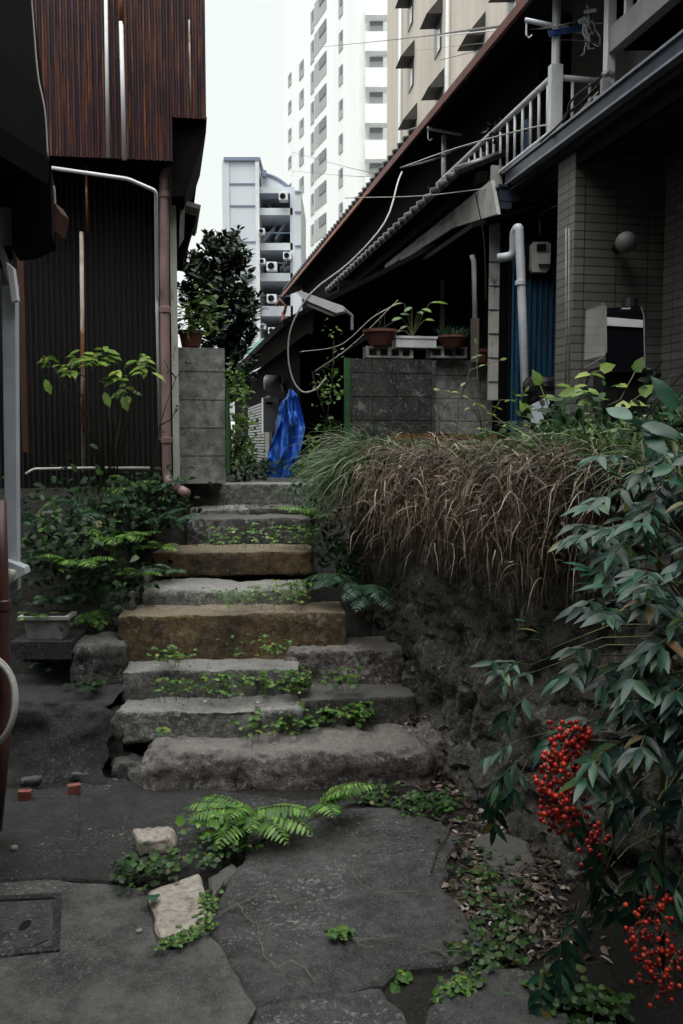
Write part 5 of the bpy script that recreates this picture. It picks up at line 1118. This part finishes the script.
berries([(568,740,2.2,8,8),(556,762,2.2,8,8),(548,785,2.2,7,9),(562,790,2.2,9,9),(556,815,2.2,8,9),(574,775,2.2,7,10),(582,735,2.2,6,5),(572,812,2.2,7,10)],250,.0070,'large drooping cluster of bright red berries')
berries([(590,850,2.42,7,12),(597,868,2.42,5,8),(600,835,2.42,6,6)],42,.0075,'small shaded berry cluster under the large one')
berries([(650,915,2.12,9,10),(640,935,2.12,7,10),(665,935,2.14,10,10),(650,960,2.14,9,10),(672,965,2.16,8,10),(660,985,2.16,9,8),(668,905,2.2,8,8)],150,.0062,'dim red berry cluster at the bottom right corner')
# broad leaves at the right edge
climber('broad_leaf_plant',[[(700,470,2.4),(675,440,2.4),(650,432,2.35),(632,420,2.4)],[(700,470,2.4),(688,430,2.3),(676,410,2.3)],[(700,500,2.3),(680,475,2.25),(665,455,2.3)]],'plant with large smooth oval leaves at the right edge',L_big,.105,.42,.10,stemr=.003,kind='big')

# ------------------------------------------------------------- litter, roots, twigs
mb=MB()
for i in range(1300):
    px,py=R.choice([(470,850),(490,870),(470,900),(500,930),(520,880),(540,900),(455,800),(470,780),(430,720),(560,940),(500,820),(540,850)]); c=G(R.gauss(px,20),R.gauss(py,15),.012)
    z0=.012 if not (c.y>4.0) else .2
    mb.leaf(c+UP*R.uniform(0,.015),V((R.gauss(0,1),R.gauss(0,1),R.gauss(0,.12))),UP+rv(.35),R.uniform(.02,.05),R.uniform(.01,.025),.3,.3,R.choice(('oval','lance','heart')))
for i in range(60):
    c=G(R.uniform(215,470),R.uniform(815,985),.05); mb.leaf(c,V((R.gauss(0,1),R.gauss(0,1),0)),UP+rv(.2),R.uniform(.006,.02),R.uniform(.003,.01),.3,.1,'oval')
for i in range(70):
    c=G(R.gauss(420,18),R.gauss(716,6),.22); mb.leaf(c,V((R.gauss(0,1),R.gauss(0,1),.1)),UP+rv(.4),R.uniform(.02,.04),R.uniform(.008,.02),.3,.2,'oval')
for (z,ya,yb,xa,xb) in ((.335,712,700,130,290),(.2,750,728,160,430),(.47,668,662,135,290),(.7,612,606,140,330)):
    for i in range(26):
        c=G(R.uniform(xa,xb),R.uniform(yb,ya),z); mb.leaf(c,V((R.gauss(0,1),R.gauss(0,1),.05)),UP+rv(.3),R.uniform(.008,.03),R.uniform(.005,.014),.3,.2,'oval')
for i in range(60):
    c=G(R.uniform(0,130),R.uniform(760,880),.035); mb.leaf(c,V((R.gauss(0,1),R.gauss(0,1),0)),UP+rv(.2),R.uniform(.006,.016),R.uniform(.003,.01),.3,.1,'oval')
stuff(mb.build('leaf_litter',litter,fix=False),'dead leaves and scraps on the ground at the foot of the wall','leaf litter')
mb=MB()
for i in range(150):
    c=G(R.gauss(500,26),R.gauss(850,50),.02); a=R.random()*3.14; L=R.uniform(.05,.16); d=V((math.cos(a),math.sin(a),R.uniform(-.05,.15))); mb.tube([c,c+d*L*.5+rv(.004),c+d*L],.0011,4)
for i in range(40):
    c=G(R.gauss(425,20),R.gauss(715,7),.22); a=R.random()*3.14; L=R.uniform(.05,.14); mb.tube([c,c+V((math.cos(a),math.sin(a),.15))*L],.0011,4)
stuff(mb.build('twig_litter',twig,fix=False),'thin dry twigs scattered by the wall foot','twigs')
def root(pix,r,label):
    pts=[]; 
    q=[G(x,y,.05) for x,y in pix]
    for i in range(len(q)-1):
        for k in range(6): pts.append(q[i].lerp(q[i+1],k/6)+V((R.gauss(0,.0025),R.gauss(0,.0025),0)))
    pts.append(q[-1]); mb=MB(); mb.tube(pts,r,5); tag(mb.build('dry_root',twig,smooth=True),label,'root','dry roots on the slab')
root([(218,916),(238,902),(246,918),(258,925),(263,955),(278,968),(290,960),(305,968),(317,984)],.0016,'long wiggly dry root on the left of the slab')
root([(230,910),(250,898),(275,893),(270,885)],.0013,'short dry root near the slab top left corner')
root([(374,845),(354,860),(352,872),(362,885),(378,892),(420,891)],.0012,'thin curved root in the upper middle of the slab')
root([(350,937),(362,940),(373,939),(402,936)],.0016,'straggly root leading right from the green rosette')
root([(352,938),(360,944),(368,947)],.0014,'second short root beside the green rosette')
root([(420,944),(436,950),(450,956)],.0014,'straight twig at the right of the slab')
root([(420,952),(445,951),(462,951)],.0012,'fine straight root crossing the straight twig')
mb=MB(); q=[G(452,820,.05),G(446,838,.05),G(437,850,.05),G(431,872,.05)]; mb.tube([p.lerp(p,0) for p in q],.0035,4); tag(mb.build('dark_twig',bark),'dark twig lying near the upper right of the slab','twig')
mb=MB(); mb.leaf(G(152,895,.07),V((.2,-.6,.2)),UP,.06,.05,.1,.2,'heart'); tag(mb.build('fallen_leaf',L_big,fix=False),'pale green leaf on the beige paver','leaf')
# clean helper property
for o in bpy.data.objects:
    if '_o' in o: del o['_o']
# ------------------------------------------------------------- world, sun, camera
w=bpy.data.worlds.new('World'); scene.world=w; w.use_nodes=True; nt=w.node_tree; bg=nt.nodes['Background']
sky=nt.nodes.new('ShaderNodeTexSky'); sky.sky_type='NISHITA'; sky.sun_disc=False
EL,AZ=math.radians(62),math.radians(200)
sky.sun_elevation=EL; sky.sun_rotation=AZ
tc=nt.nodes.new('ShaderNodeTexCoord'); sp=nt.nodes.new('ShaderNodeSeparateXYZ'); nt.links.new(tc.outputs['Generated'],sp.inputs[0])
r=nt.nodes.new('ShaderNodeValToRGB'); nt.links.new(sp.outputs['Z'],r.inputs[0])
e=r.color_ramp.elements; e[0].position=0; e[0].color=(.535,.565,.54,1); e[1].position=1.0; e[1].color=(.72,.73,.72,1); x=e.new(.42); x.color=(.535,.563,.54,1)
g=nt.nodes.new('ShaderNodeMapRange'); g.inputs[1].default_value=.42; g.inputs[2].default_value=.95; g.inputs[3].default_value=1; g.inputs[4].default_value=4.0; nt.links.new(sp.outputs['Z'],g.inputs[0])
vm=nt.nodes.new('ShaderNodeVectorMath'); vm.operation='SCALE'; nt.links.new(r.outputs[0],vm.inputs[0]); nt.links.new(g.outputs[0],vm.inputs['Scale'])
vs=nt.nodes.new('ShaderNodeVectorMath'); vs.operation='SCALE'; vs.inputs['Scale'].default_value=10.0; nt.links.new(vm.outputs[0],vs.inputs[0])
mx=nt.nodes.new('ShaderNodeMix'); mx.data_type='RGBA'; mx.inputs[0].default_value=.04; nt.links.new(vs.outputs[0],mx.inputs[6]); nt.links.new(sky.outputs[0],mx.inputs[7])
nt.links.new(mx.outputs[2],bg.inputs['Color']); bg.inputs['Strength'].default_value=.1
sd=bpy.data.lights.new('sun','SUN'); sd.energy=.6; sd.angle=math.radians(25); sd.color=(1,.97,.93); so=bpy.data.objects.new('sun',sd); COL.objects.link(so)
dirv=V((math.sin(AZ)*math.cos(EL),math.cos(AZ)*math.cos(EL),math.sin(EL))); so.rotation_euler=dirv.to_track_quat('Z','Y').to_euler()
cd=bpy.data.cameras.new('camera'); cd.sensor_fit='VERTICAL'; cd.sensor_height=36; cd.lens=F/1024*36; cd.clip_end=2000; cd.clip_start=.05
co=bpy.data.objects.new('camera',cd); COL.objects.link(co); co.location=O; co.rotation_euler=(math.pi/2-TH,0,0); scene.camera=co
scene.view_settings.view_transform='Standard'; scene.view_settings.look='None'; scene.view_settings.gamma=1; scene.view_settings.exposure=.82
